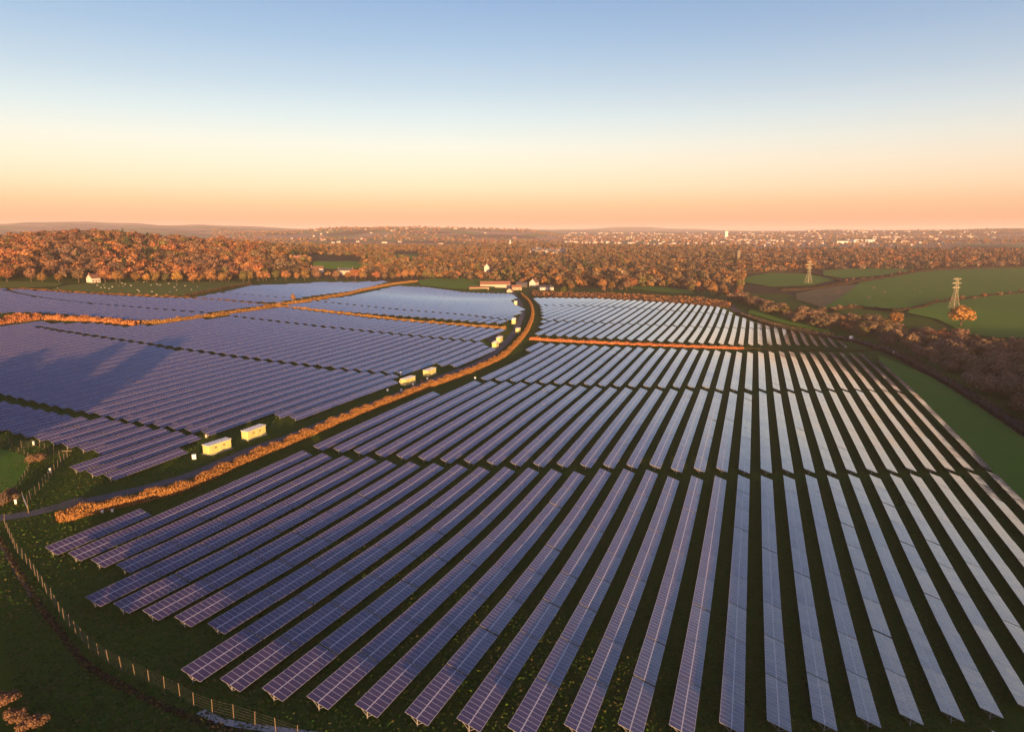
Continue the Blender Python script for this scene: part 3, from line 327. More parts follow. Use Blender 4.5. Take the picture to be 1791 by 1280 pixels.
def mottled(name, a, b, c, s1, s2, rough=.9, bump=0.0, bs_=1.0):
    """ground-like material: two noises between three real colours"""
    m, nt, N, L, bsdf = new_mat(name); p = objpos(nt)
    f1 = maprange(nt, noise(nt, s1, 6, .65, p), .35, .65); f2 = maprange(nt, noise(nt, s2, 5, .7, p, .4), .42, .62)
    col = mix(nt, f2, mix(nt, f1, a, b), c); L.new(col, bsdf.inputs['Base Color']); bsdf.inputs['Roughness'].default_value = rough
    bsdf.inputs['Specular IOR Level'].default_value = .03
    if bump:
        bn = N.new('ShaderNodeBump'); bn.inputs['Distance'].default_value = bump; L.new(noise(nt, bs_, 4, .7, p), bn.inputs['Height']); L.new(bn.outputs[0], bsdf.inputs['Normal'])
    return m
def flat(name, c, rough=.7, metal=0, var=.15, s=.8):
    m, nt, N, L, b = new_mat(name); p = nt.nodes.new('ShaderNodeTexCoord').outputs['Object']
    f = noise(nt, s, 5, .65, p)
    L.new(mix(nt, f, [x*(1-var) for x in c], [x*(1+var) for x in c]), b.inputs['Base Color'])
    b.inputs['Roughness'].default_value = rough; b.inputs['Metallic'].default_value = metal
    return m
def leafy(name, rough=.9):
    """foliage and twigs: the colour of each leaf clump is stored with the mesh, each plant differs a little"""
    m, nt, N, L, b = new_mat(name)
    a = N.new('ShaderNodeAttribute'); a.attribute_name = 'Col'
    oi = N.new('ShaderNodeObjectInfo')
    hs = N.new('ShaderNodeHueSaturation'); L.new(a.outputs['Color'], hs.inputs['Color'])
    L.new(maprange(nt, oi.outputs['Random'], 0, 1, .478, .522), hs.inputs['Hue']); L.new(maprange(nt, oi.outputs['Random'], 1, 0, .7, 1.3), hs.inputs['Value'])
    L.new(hs.outputs[0], b.inputs['Base Color']); b.inputs['Roughness'].default_value = rough; b.inputs['Specular IOR Level'].default_value = .08
    return m
def panel_material():
    """two modules high, one module per UV unit: dark cells behind glass in a thin pale frame"""
    m, nt, N, L, b = new_mat('panel_glass')
    uv = N.new('ShaderNodeUVMap'); uv.uv_map = 'UVMap'
    sp = N.new('ShaderNodeSeparateXYZ'); L.new(uv.outputs[0], sp.inputs[0])
    fx = math_n(nt, 'ABSOLUTE', math_n(nt, 'SUBTRACT', math_n(nt, 'FRACT', sp.outputs[0]), .5))
    lx = math_n(nt, 'GREATER_THAN', fx, .468)
    fy = math_n(nt, 'ABSOLUTE', math_n(nt, 'SUBTRACT', sp.outputs[1], 1.0))
    ly = math_n(nt, 'MAXIMUM', math_n(nt, 'LESS_THAN', fy, .042), math_n(nt, 'GREATER_THAN', fy, .972))
    fr = math_n(nt, 'MAXIMUM', lx, ly)
    fl = N.new('ShaderNodeVectorMath'); fl.operation = 'FLOOR'; L.new(uv.outputs[0], fl.inputs[0])
    oi = N.new('ShaderNodeObjectInfo')
    ad = N.new('ShaderNodeVectorMath'); ad.operation = 'ADD'; L.new(fl.outputs[0], ad.inputs[0])
    cx = N.new('ShaderNodeCombineXYZ'); L.new(math_n(nt, 'MULTIPLY', oi.outputs['Random'], 977.), cx.inputs[2]); L.new(cx.outputs[0], ad.inputs[1])
    wn = N.new('ShaderNodeTexWhiteNoise'); wn.noise_dimensions = '3D'; L.new(ad.outputs[0], wn.inputs['Vector'])
    cell = mix(nt, wn.outputs['Value'], (.054, .029, .050), (.072, .036, .058))
    L.new(mix(nt, fr, cell, (.50, .48, .50)), b.inputs['Base Color'])
    L.new(maprange(nt, fr, 0, 1, .12, .45), b.inputs['Roughness'])
    L.new(maprange(nt, fr, 0, 1, .88, .4), b.inputs['Specular IOR Level'])
    b.inputs['Coat Weight'].default_value = .8; b.inputs['Coat Roughness'].default_value = .06; b.inputs['Coat IOR'].default_value = 1.45
    # every module sits a hair differently in its clamps
    geo = N.new('ShaderNodeNewGeometry')
    vs = N.new('ShaderNodeVectorMath'); vs.operation = 'SUBTRACT'; L.new(wn.outputs['Color'], vs.inputs[0]); vs.inputs[1].default_value = (.5, .5, .5)
    sc = N.new('ShaderNodeVectorMath'); sc.operation = 'SCALE'; L.new(vs.outputs[0], sc.inputs[0]); sc.inputs['Scale'].default_value = .014
    an = N.new('ShaderNodeVectorMath'); an.operation = 'ADD'; L.new(geo.outputs['Normal'], an.inputs[0]); L.new(sc.outputs[0], an.inputs[1])
    nn = N.new('ShaderNodeVectorMath'); nn.operation = 'NORMALIZE'; L.new(an.outputs[0], nn.inputs[0]); L.new(nn.outputs[0], b.inputs['Normal']); L.new(nn.outputs[0], b.inputs['Coat Normal'])
    return m
M = {}
M['panel'] = panel_material()
M['back'] = flat('panel_backsheet', (.16,.16,.17), .6)
M['steel'] = flat('galvanised_steel', (.42,.42,.42), .5, .6)
def mown_grass(name, a, b, c, along, bump):
    """grass with streaks where the mower went, damp patches and tufts"""
    m, nt, N, L, bsdf = new_mat(name); p = objpos(nt)
    mp = N.new('ShaderNodeMapping'); mp.vector_type = 'TEXTURE'; mp.inputs['Rotation'].default_value = (0, 0, along); mp.inputs['Scale'].default_value = (1, 14, 1); L.new(p, mp.inputs['Vector'])
    st = maprange(nt, noise(nt, .9, 4, .6, mp.outputs[0]), .38, .64); big = maprange(nt, noise(nt, .045, 5, .6, p, .5), .36, .64); fine = maprange(nt, noise(nt, 1.6, 6, .75, p), .3, .7)
    col = mix(nt, big, a, b); col = mix(nt, math_n(nt, 'MULTIPLY', st, .55), col, c); col = mix(nt, math_n(nt, 'MULTIPLY', fine, .5), col, [x*.55 for x in b])
    L.new(col, bsdf.inputs['Base Color']); bsdf.inputs['Roughness'].default_value = .95; bsdf.inputs['Specular IOR Level'].default_value = .03
    bn = N.new('ShaderNodeBump'); bn.inputs['Distance'].default_value = bump; bn.inputs['Strength'].default_value = .9; L.new(noise(nt, .9, 6, .75, p), bn.inputs['Height']); L.new(bn.outputs[0], bsdf.inputs['Normal'])
    return m
M['ground'] = mown_grass('rough_grassland', (.046,.108,.010), (.066,.116,.012), (.098,.096,.022), -PSI, .22)
M['meadow'] = mown_grass('meadow_grass', (.088,.215,.020), (.108,.235,.026), (.150,.210,.042), R(35), .12)
M['pasture'] = mottled('grazed_grass', (.130,.180,.022), (.155,.190,.028), (.160,.165,.036), .02, .10)
M['rough'] = mottled('dead_rushes', (.165,.130,.066), (.195,.155,.080), (.120,.115,.045), .03, .16, bump=.06, bs_=1.)
M['bracken'] = mottled('dead_bracken', (.200,.085,.024), (.150,.070,.022), (.100,.080,.022), .05, .2, bump=.15, bs_=.8)
M['litter'] = mottled('woodland_floor', (.085,.048,.022), (.060,.040,.020), (.050,.050,.018), .02, .08)
M['track'] = mottled('worn_tarmac', (.150,.146,.148), (.115,.112,.114), (.165,.150,.130), .3, 1.2, .85)
M['gravel'] = mottled('grey_chippings', (.150,.145,.140), (.110,.105,.100), (.095,.090,.060), .4, 2.5, .95, .03, 4)
M['lane'] = mottled('lane_tarmac', (.085,.078,.082), (.070,.062,.062), (.100,.085,.075), .1, .6, .85)
M['leaf'] = leafy('leaves_and_twigs')
M['bark'] = flat('bark', (.085,.060,.042), .95, 0, .3, 2)
M['wood'] = flat('weathered_post_wood', (.15,.115,.075), .9, 0, .25, 3)
M['wire'] = flat('fence_wire', (.25,.25,.24), .6, .5)
M['kiosk'] = flat('pale_green_paint', (.48,.45,.17), .5, 0, .05, .6)
M['kiosk_door'] = flat('pale_green_doors', (.53,.47,.20), .5, 0, .08)
M['kiosk_roof'] = flat('grey_sheet_roof', (.55,.57,.60), .4, .2, .06)
M['dark'] = flat('dark_louvre', (.05,.05,.045), .7)
M['concrete'] = flat('concrete', (.34,.33,.31), .9, 0, .15, 1.5)
M['white'] = flat('white_paint', (.78,.76,.72), .5, 0, .04)
M['render'] = flat('white_render', (.52,.46,.42), .9, 0, .06, .3)
M['cream'] = flat('cream_render', (.44,.36,.30), .9, 0, .1, .3)
M['brickw'] = flat('red_brick', (.30,.14,.09), .9, 0, .2, .5)
M['tile'] = flat('brown_roof_tiles', (.17,.085,.06), .85, 0, .25, .5)
M['slate'] = flat('grey_slates', (.085,.088,.10), .6, 0, .2, .5)
M['rust'] = flat('rusty_sheet_roof', (.26,.12,.08), .8, 0, .25, .4)
M['stone'] = flat('field_stone', (.33,.26,.19), .95, 0, .25, 1)
M['glass'] = flat('window_glass', (.03,.035,.045), .12, 0, .1)
M['pylon'] = flat('painted_lattice_steel', (.46,.40,.27), .6, .2, .1)
M['rubber'] = flat('tyre_rubber', (.02,.02,.02), .8)
M['wool'] = flat('wool', (.46,.42,.35), .95, 0, .12, 3)
M['face'] = flat('dark_sheep_face', (.10,.08,.07), .9)

# ---------------------------------------------------------------- the ground: one sheet out to the horizon
def build_ground():
    az = np.r_[np.arange(-50, 50, .4), np.arange(50, 310, 3.25)]
    r = [4.0]
    while r[-1] < 60000: r.append(r[-1]*(1.024 if r[-1] < 1300 else 1.06))
    r = np.array(r); A, Rr = np.meshgrid(np.radians(az), r)
    X = (Rr*np.sin(A)).ravel(); Y = (Rr*np.cos(A)).ravel()
    V = np.c_[X, Y, ground(X, Y)]; na = len(az); i = np.arange(len(r)-1)[:, None]*na; j = np.arange(na)[None]; k = (j+1) % na
    F = np.stack([i+j, i+k, i+na+k, i+na+j], -1).reshape(-1, 4)[:, ::-1]
    V = np.vstack([V, [[0, 0, g1(0, 1)]]]); c = len(V)-1
    cap = np.array([[j_, (j_+1) % na, c, c] for j_ in range(0)], int).reshape(-1, 4)
    me = mesh_np('ground', V, F, M['ground'], smooth=True)
    m2 = M['litter']
    me.materials.append(m2); me.materials.append(M['hill'])
    ctr = V[F].mean(1); rr = np.hypot(ctr[:,0], ctr[:,1]); me.polygons.foreach_set('material_index', np.where(rr > 1900, 2, np.where(rr > 900, 1, 0)).astype(np.int32))
    tag(link('ground', me), kind='structure')
def far_country():
    m, nt, N, L, b = new_mat('far_fields_and_woods'); p = objpos(nt)
    vo = N.new('ShaderNodeTexVoronoi'); vo.inputs['Scale'].default_value = .0052; L.new(p, vo.inputs['Vector']); sp = N.new('ShaderNodeSeparateColor'); L.new(vo.outputs['Color'], sp.inputs[0])
    base = mix(nt, maprange(nt, noise(nt, .0016, 4, .6, p), .42, .58), (.30, .17, .115), (.40, .25, .18))
    f = mix(nt, maprange(nt, sp.outputs[0], .5, .56), base, (.17, .20, .06)); f = mix(nt, maprange(nt, sp.outputs[1], .70, .74), f, (.12, .075, .045))
    L.new(mix(nt, maprange(nt, noise(nt, .02, 3, .6, p), .56, .66), f, (.13, .075, .045)), b.inputs['Base Color']); b.inputs['Specular IOR Level'].default_value = .02
    return m
M['hill'] = far_country()
build_ground()
def ribbon(name, P, w, mat, dz, step=3.0, across=3, label=None):
    C = resample(P, step); T, Nn = frame(C); ws = np.linspace(-w/2, w/2, across)
    pts = C[:, None]+Nn[:, None]*ws[None, :, None]; X = pts[..., 0].ravel(); Y = pts[..., 1].ravel()
    V = np.c_[X, Y, ground(X, Y)+dz]; n = len(C); i = np.arange(n-1)[:, None]*across; j = np.arange(across-1)[None]
    F = np.stack([i+j, i+j+1, i+across+j+1, i+across+j], -1).reshape(-1, 4)
    return tag(link(name, mesh_np(name, V, F, mat, smooth=True)), kind='structure')
def patch(name, lo, up, mat, dz=.2, n=60, m=24):
    def even(P):
        P = np.asarray(P, float); d = np.r_[0, np.cumsum(np.hypot(*np.diff(P, axis=0).T))]; t = np.linspace(0, d[-1], n)
        return np.c_[np.interp(t, d, P[:, 0]), np.interp(t, d, P[:, 1])]
    a, b = even(lo), even(up); s = np.linspace(0, 1, m)[:, None, None]
    pts = a[None]*(1-s)+b[None]*s; X = pts[..., 0].ravel(); Y = pts[..., 1].ravel(); V = np.c_[X, Y, ground(X, Y)+dz]
    i = np.arange(m-1)[:, None]*n; j = np.arange(n-1)[None]
    F = np.stack([i+j, i+j+1, i+n+j+1, i+n+j], -1).reshape(-1, 4)
    return tag(link(name, mesh_np(name, V, F, mat, smooth=True)), kind='structure')
for nm, mt, lo, up in PATCHES: patch(nm, lo, up, M[mt], .06 if max(p[1] for p in lo) < 330 else .15+.0012*max(p[1] for p in lo))
ribbon('farm_track', FEAT['track'], 3.6, M['track'], .07)
ribbon('lane', FEAT['lane'], 7.5, M['lane'], .12)
ribbon('concrete_path', FEAT['stripbottom'], 1.1, M['concrete'], .07)
ribbon('footpath', FEAT['path_bl'][:6], .6, M['gravel'], .05)
def blob(name, P, mat, dz):
    P = np.asarray(P, float); c = P.mean(0); Q = resample(np.vstack([P, P[:1]]), 1.5)
    V = [np.r_[c, g1(*c)+dz]]+[np.r_[c+(q-c)*s, 0] for s in (.5, 1) for q in Q]; V = np.array(V); V[:, 2] = ground(V[:, 0], V[:, 1])+dz; n = len(Q)
    F = [(1+i, 1+(i+1) % n, 1+n+(i+1) % n, 1+n+i) for i in range(n)]+[(0, 1+i, 1+(i+1) % n, 0) for i in range(n)]
    me = bpy.data.meshes.new(name); me.from_pydata([tuple(v) for v in V], [], [f if f[0] != f[-1] else f[:3] for f in F]); me.materials.append(mat); me.update()
    tag(link(name, me), kind='structure')
blob('gravel_pad', FEAT['pad'], M['gravel'], .1)
blob('gravel_pad', FEAT['pads2'], M['gravel'], .1)

# ---------------------------------------------------------------- solar panel rows
from mathutils import Matrix, Vector
COLW = 1.005; TAB = 12; GAP = .19
def to_xy(u, v): return u*CU+v*SU, v*CU-u*SU
def zh(u, v): return float(zfield(np.array([u]), np.array([v]))[0])+ZC
DV = Vector((SU, CU, 0)); DU = Vector((CU, -SU, 0))
def table_frame(u, v0, n, jit):
    """origin and axes of a table whose upper near corner stands at (u, v0)"""
    Lg = n*COLW; z0, z1 = zh(u, v0)+jit[0], zh(u, v0+Lg)+jit[1]
    ex = (DV*Lg+Vector((0, 0, z1-z0))).normalized(); t = TILT+jit[2]
    ey = (DU*math.cos(t)+Vector((0, 0, -math.sin(t)))); ey = (ey-ex*ey.dot(ex)).normalized(); ez = ex.cross(ey)
    if ez.z < 0: ez = -ez
    x, y = to_xy(u, v0)
    return Vector((x, y, z0)), ex, ey, ez
TABLES = {}
def table_mesh(n):
    if n not in TABLES:
        Lg = n*COLW; t = .045; b = MB()
        b.box(0, Lg, -PW, 0, -t, 0, 1)
        b.F.pop(1); b.M.pop(1)
        b.add([(0,-PW,0),(Lg,-PW,0),(Lg,0,0),(0,0,0)], [(0,1,2,3)], 0)
        for y in (.45, 1.2, 2.15, 2.9): b.box(.03, Lg-.03, -y-.03, -y+.03, -t-.09, -t, 2)
        me = b.mesh('panel_table', [M['panel'], M['back'], M['steel']])
        l = me.uv_layers.new(name='UVMap')
        for p in me.polygons:
            for li in p.loop_indices:
                c = me.vertices[me.loops[li].vertex_index].co; l.data[li].uv = (c.x/COLW, -c.y/PW*2)
        TABLES[n] = me
    return TABLES[n]
POST = {}
def post_mesh():
    if not POST:
        b = MB(); b.box(-.07, .07, -.05, .05, -1.7, -.06); b.bar((0, 0, -.9), (0, -.95, -.38), .035); b.bar((0, 0, -.9), (0, .95, .16), .035); b.bar((0, 1.45, .34), (0, -1.45, -.62), .045)
        POST['m'] = b.mesh('support_post', M['steel'])
    return POST['m']
def split_row(v0, v1):
    out = []; v = v0
    while v1-v > COLW*2.2:
        n = min(TAB, int(round((v1-v)/COLW)))
        if n < 1: break
        out.append((v, n)); v += n*COLW+GAP
    return out
def row_thing(u, v0, v1, label, group, posts):
    x, y = to_xy(u, v0); base = Vector((x, y, g1(x, y)))
    root = empty('solar_panel_row', base); tag(root, label, 'solar panels', group)
    Rz = Matrix(((CU, SU, 0), (-SU, CU, 0), (0, 0, 1)))      # columns: u axis, v axis
    for q, (v, n) in enumerate(split_row(v0, v1)):
        jit = rng.normal(0, 1, 3)*(.03, .03, .006)
        o, ex, ey, ez = table_frame(u, v, n, jit)
        m = Matrix(((ex.x, -ey.x, ez.x), (ex.y, -ey.y, ez.y), (ex.z, -ey.z, ez.z)))
        T = Matrix.Translation(o-base) @ m.to_4x4()
        tb = link('panel_table', table_mesh(n), root); tb.matrix_local = T
        if posts > q:
            for px in np.arange(.35, n*COLW, 3.8):
                p = link('support_post', post_mesh(), tb)
                c = o+ex*float(px)+ey*(PW/2)-ez*.1
                W = Matrix.Translation(c) @ Matrix(((DV.x, -DU.x, 0, 0), (DV.y, -DU.y, 0, 0), (0, 0, 1, 0), (0, 0, 0, 1)))
                p.matrix_local = (Matrix.Translation(o) @ m.to_4x4()).inverted() @ W
    return root
def row_geo(u, v0, v1, acc):
    """a whole row as plain arrays (far away): slabs with a panel face, and posts"""
    V, F, UV, MI = acc
    for v, n in split_row(v0, v1):
        jit = rng.normal(0, 1, 3)*(.012, .012, .003)
        o, ex, ey, ez = table_frame(u, v, n, jit); Lg = n*COLW
        b = len(V)
        for (a, c) in ((0, 0), (Lg, 0), (Lg, PW), (0, PW)):
            V.append(o+ex*a+ey*c); UV.append((a/COLW, c/PW*2))
        for (a, c) in ((0, 0), (Lg, 0), (Lg, PW), (0, PW)):
            V.append(o+ex*a+ey*c-ez*.06); UV.append((.5, .5))
        F += [(b+3, b+2, b+1, b), (b+4, b+5, b+6, b+7), (b, b+1, b+5, b+4), (b+1, b+2, b+6, b+5), (b+2, b+3, b+7, b+6), (b+3, b, b+4, b+7)]; MI += [0, 1, 1, 1, 1, 1]
        for px in (1.0, Lg-1.0):
            c = o+ex*px+ey*(PW/2)-ez*.07; s = .07; b = len(V)
            for z in (0, -1.7):
                for (a, e) in ((-s, -s), (s, -s), (s, s), (-s, s)): V.append(c+DV*a+DU*e+Vector((0, 0, z))); UV.append((.5, .5))
            F += [(b+i, b+(i+1) % 4, b+4+(i+1) % 4, b+4+i) for i in range(4)]; MI += [2]*4
    return acc
def row_mesh(name, rows):
    acc = ([], [], [], [])
    for r in rows: row_geo(*r, acc)
    return mesh_np(name, [tuple(v) for v in acc[0]], acc[1], None, uv=acc[2], fmat=acc[3], mats=[M['panel'], M['back'], M['steel']])
BLOCKS = [  # key, group, label pattern, parts, posts
 ('A', 'long rows in the nearest block', 'long dark blue panel row in the nearest block, {o} counted from the hedge', True, 99),
 ('B', 'rows in the second block', 'panel row in the second block back, between two grass gaps, {o} from the hedge', True, 99),
 ('C', 'rows in the third block', 'panel row in the third block, just before the cross hedge, {o} from the track', True, 1),
 ('LA', 'rows in the shaded left corner', 'shaded blue panel row in the left corner block, {o} from the farm track', True, 99),
 ('LB', 'rows in the big left block', 'panel row in the big left block between two dashed gaps, {o} from the track', False, 0),
 ('LC', 'rows in the middle left block', 'panel row in the middle left block, {o} one counted from the farm track', False, 0),
 ('Da', 'rows beyond the cross hedge', 'pale shining panel row just beyond the cross hedge, {o} counted from the left', False, 0),
 ('Db', 'rows in the middle of the far right field', 'short panel row in the middle of the far right field, {o} from the left', False, 0),
 ('LD', 'rows below the middle left hedge', 'panel row just below the middle left hedge, {o} counted from the right', False, 0),
 ('Dc', 'rows at the top of the far right field', 'short panel row at the top of the far right field, {o} from the left', False, 0)]
def in_view(u, v0, v1):
    for v in np.linspace(v0, v1, 9):
        x, y = to_xy(u, v); p = 895.5+1197*x/max(y, 1)/ .99
        if y > 10 and -25 < p < 1815: return True
    return False
rest = []; count = 0
for key, grp, lab, parts, posts in BLOCKS:
    k = 0
    for (u, v0, v1) in ROWS[key]:
        if not in_view(u, v0, v1) or count >= 300: rest.append((u, v0, v1)); continue
        k += 1; count += 1; lb = lab.format(o=ordinal(k))
        if parts: row_thing(u, v0, v1, lb, grp, posts)
        else:
            x, y = to_xy(u, v0); z = g1(x, y)
            me = row_mesh('solar_panel_row', [(u, v0, v1)])
            me.transform(Matrix.Translation((-x, -y, -z)))
            tag(link('solar_panel_row', me, loc=(x, y, z)), lb, 'solar panels', grp)
for key in ('M', 'N', 'O'): rest += [tuple(r) for r in ROWS[key]]
tag(link('far_solar_panel_rows', row_mesh('far_solar_panel_rows', rest)), 'distant purple and grey solar panel rows in the fields beyond the middle hedges', 'solar panels', kind='stuff')
for i, (u, v0, v1) in enumerate(ROWS['Z']):
    row_thing(u, v0, v1, 'panel row ending at the bottom right edge, %s of them from the left' % ordinal(i+1), 'rows cut by the bottom right edge', 1)

# ---------------------------------------------------------------- foliage
PAL = {'amber': [(.216,.118,.042),(.172,.096,.036),(.248,.140,.052)], 'rust': [(.192,.088,.034),(.152,.074,.030),(.224,.106,.040)],
       'brown': [(.136,.084,.046),(.108,.070,.040),(.164,.100,.053)], 'olive': [(.100,.088,.030),(.080,.076,.026),(.128,.104,.036)],
       'dusk': [(.150,.105,.064),(.120,.086,.056),(.180,.125,.074)], 'duskred': [(.150,.098,.060),(.125,.084,.052),(.175,.115,.068)],
       'hedge': [(.350,.165,.055),(.270,.125,.044),(.410,.205,.074)], 'dark': [(.050,.036,.024),(.040,.030,.020),(.062,.042,.028)], 'pine': [(.018,.029,.011),(.024,.037,.014),(.014,.022,.010)], 'gold': [(.384,.180,.056),(.312,.144,.045),(.432,.216,.072)],  # 'dark' puts the shade on the right-hand field hedges into the leaf colour
       'green': [(.060,.068,.014),(.076,.080,.019),(.048,.058,.014)]}
def quads(C, Nr, sz, asp=1.0, vert=0.0, g=rng):
    """small leaf-clump faces centred at C, facing Nr"""
    n = len(C); Nr = Nr/np.maximum(np.linalg.norm(Nr, axis=1), 1e-6)[:, None]
    up = g.normal(0, 1, (n, 3)); up[:, 2] += vert*4
    a = np.cross(Nr, up); a /= np.maximum(np.linalg.norm(a, axis=1), 1e-6)[:, None]; b = np.cross(a, Nr)
    s = (np.asarray(sz)*g.uniform(.6, 1.3, n))[:, None]*.5
    k = g.uniform(.55, 1.0, (n, 4, 1))
    V = np.stack([C+(-a-b*asp)*s*k[:, 0], C+(a-b*asp)*s*k[:, 1], C+(a+b*asp)*s*k[:, 2], C+(-a+b*asp)*s*k[:, 3]], 1).reshape(-1, 3)
    return V, np.arange(4*n).reshape(-1, 4)
def crown_pts(n, kind, g):
    """clump centres, outward directions, for a tree 10 m tall"""
    if kind == 'pine':
        t = g.uniform(0, 1, n)**.7; z = 9.8-8.6*t; r = (0.25+2.3*t)*g.uniform(.55, 1.05, n)*(.8+.2*np.sin(z*5)); a = g.uniform(0, 6.283, n)
        C = np.c_[r*np.cos(a), r*np.sin(a), z]; return C, np.c_[np.cos(a), np.sin(a), np.full(n, .5)]
    if kind == 'scrub':
        L = np.c_[g.normal(0, 2.1, 8), g.normal(0, 2.1, 8), g.uniform(2.5, 6.8, 8)]; rad = g.uniform(1.7, 3.0, 8)
        L[0] = (0, 0, 4.5); rad[0] = 3.6
    else:
        a = np.arange(11)*2.4+g.uniform(0, 6); q = g.uniform(.5, 1, 11)
        L = np.c_[2.5*q*np.cos(a), 2.5*q*np.sin(a), g.uniform(3.9, 7.9, 11)]; rad = g.uniform(1.3, 2.2, 11)
        L[0] = (0, 0, 6.0); rad[0] = 2.9; L[1] = (.3, -.2, 8.1); rad[1] = 1.6
    w = rad**2; k = g.choice(len(L), n, p=w/w.sum()); d = g.normal(0, 1, (n, 3)); d[:, 2] = d[:, 2]*.9+.25; d /= np.linalg.norm(d, axis=1)[:, None]
    C = L[k]+d*(rad[k]*g.uniform(.62, 1.04, n))[:, None]
    return C, d
def crown_arrays(n, kind, pal, sz, g, jit=.55):
    C, d = crown_pts(n, kind, g); V, F = quads(C, d+g.normal(0, jit, (n, 3)), sz, 1.15, 0, g)
    c = np.array(PAL[pal])[g.integers(0, 3, n)]*g.uniform(.82, 1.18, n)[:, None]
    return V, F, np.repeat(c, 4, 0)
def trunk_mesh(kind, g):
    b = MB(); h = 9.0 if kind == 'pine' else 5.5
    b.bar((0, 0, -.6), (.1, .05, h*.55), .30, n=7, r2=.20); b.bar((.1, .05, h*.55), (.05, .1, h), .20, n=6, r2=.07)
    if kind != 'pine':
        for i in range(7):
            a = i*2.4+g.uniform(0, .8); z = g.uniform(1.6, 4.8); q = g.uniform(1.4, 2.8)
            e = (q*math.cos(a), q*math.sin(a), z+g.uniform(1.2, 2.8)); b.bar((.08, .05, z), e, .12, n=5, r2=.045)
            b.bar(e, (e[0]*1.35, e[1]*1.35, e[2]+1.3), .05, n=4, r2=.02)
    return b.mesh('trunk', M['bark'])
PROTO = {}
def proto(kind, pal, i):
    key = (kind, pal, i)
    if key not in PROTO:
        g = np.random.default_rng(100+i*7+sum(map(ord, kind+pal)))
        V, F, c = crown_arrays({'broad': 1300, 'scrub': 1300, 'pine': 700}[kind], kind, pal, .62 if kind != 'pine' else .7, g, .3)
        PROTO[key] = (mesh_np('crown', V, F, M['leaf'], col=c), trunk_mesh(kind, g))
    return PROTO[key]
def tree(x, y, h, kind, pal, label, cat='tree', group=None, name='tree', wide=1.0, i=None):
    cr, tk = proto(kind, pal, int(rng.integers(0, 3)) if i is None else i)
    root = empty(name, (x, y, g1(x, y)), float(rng.uniform(0, 6.28))); tag(root, label, cat, group)
    s = h/10.0
    link('trunk', tk, root, scale=(s*wide, s*wide, s)); link('crown', cr, root, scale=(s*wide, s*wide, s))
    return root
pick = lambda opts: opts[int(rng.choice(len(opts), p=np.array([o[-1] for o in opts])/sum(o[-1] for o in opts)))]
for (x, y) in FEAT['t_belt']:
    k, p, w = pick([('scrub','dusk',6),('scrub','duskred',3),('broad','dusk',3),('broad','brown',1.5),('scrub','olive',1),('scrub','rust',.4)])
    lab = {'dusk':'dull brown bushy tree in the dark belt beside the lane','duskred':'reddish brown leafless bushy tree in the dark belt beside the lane','brown':'taller mid brown tree in the dark belt beside the lane','olive':'olive green bushy tree in the dark belt beside the lane','rust':'rust coloured bushy tree in the dark belt beside the lane'}[p]
    if k == 'broad' and p == 'dusk': lab = 'round crowned dull brown tree in the dark belt beside the lane'
    tree(x, y, rng.uniform(8.5, 13), k, p, lab, 'tree', 'trees in the belt beside the lane', 'bushy_tree' if k == 'scrub' else 'tree', rng.uniform(1.25, 1.7))
for (x, y) in FEAT['t_mid']:
    k, p, w = pick([('broad','rust',4),('broad','amber',3),('scrub','dusk',3),('broad','brown',3),('pine','pine',.7),('broad','olive',1)])
    lab = {'rust':'rust orange tree standing beyond the far right panels','amber':'bright amber tree standing beyond the far right panels','dusk':'low dark bushy tree standing beyond the far right panels','brown':'brown leafless tree standing beyond the far right panels','pine':'dark pointed evergreen standing beyond the far right panels','olive':'olive green tree standing beyond the far right panels'}[p]
    tree(x, y, rng.uniform(8, 15) if k != 'scrub' else rng.uniform(5, 8), k, p, lab, 'tree', 'trees beyond the far right panels', wide=rng.uniform(.95, 1.25))
for nm_, lst in (('left', FEAT['t_left']), ('centre', FEAT['t_centre'])):
    where = 'at the front edge of the left wood' if nm_ == 'left' else 'in the row behind the central fields'
    for (x, y) in lst:
        k, p, w = pick([('broad','amber',6),('broad','rust',3),('broad','brown',3),('broad','olive',1.5),('pine','pine',.7),('broad','gold',1.5)])
        lab = {'amber':'amber brown round tree','rust':'rust orange round tree','brown':'brown leafless round tree','olive':'olive green round tree','pine':'dark green pointed evergreen','gold':'golden orange round tree'}[p]
        tree(x, y, rng.uniform(9, 14.5), k, p, lab+' '+where, 'tree', 'trees '+where, wide=rng.uniform(.95, 1.3))
for (x, y) in FEAT['t_hedge']:
    k, p, w = pick([('scrub','dusk',4),('broad','brown',2),('broad','rust',1)])
    lab = {'dusk':'dark bushy','brown':'brown leafless','rust':'rust orange'}[p]+' hedgerow tree between the green fields on the right'
    tree(x, y, rng.uniform(4, 7.5), k, p, lab, 'tree', 'hedgerow trees on the right', wide=rng.uniform(1.0, 1.4))
for (x, y) in FEAT['bush']:
    tree(x, y, rng.uniform(1.8, 3.0), 'scrub', 'dusk', 'dark low bush growing in the tan rushy field', 'bush', 'bushes in the rushy field', 'bush', 1.5)
HERO = FEAT['tree_oak']
tree(*HERO[0], 19, 'broad', 'gold', 'big glowing orange tree in front of the nearer pylon', wide=1.4)
tree(*HERO[1], 13, 'broad', 'rust', 'deep orange tree standing out of the dark belt below the tan field', wide=1.25)
tree(*HERO[2], 6.5, 'broad', 'amber', 'small lone amber tree in the hedge between the left fields', wide=.8)
tree(*HERO[3], 11, 'scrub', 'green', 'round yellow green bushy tree at the end of the farm', wide=.9)
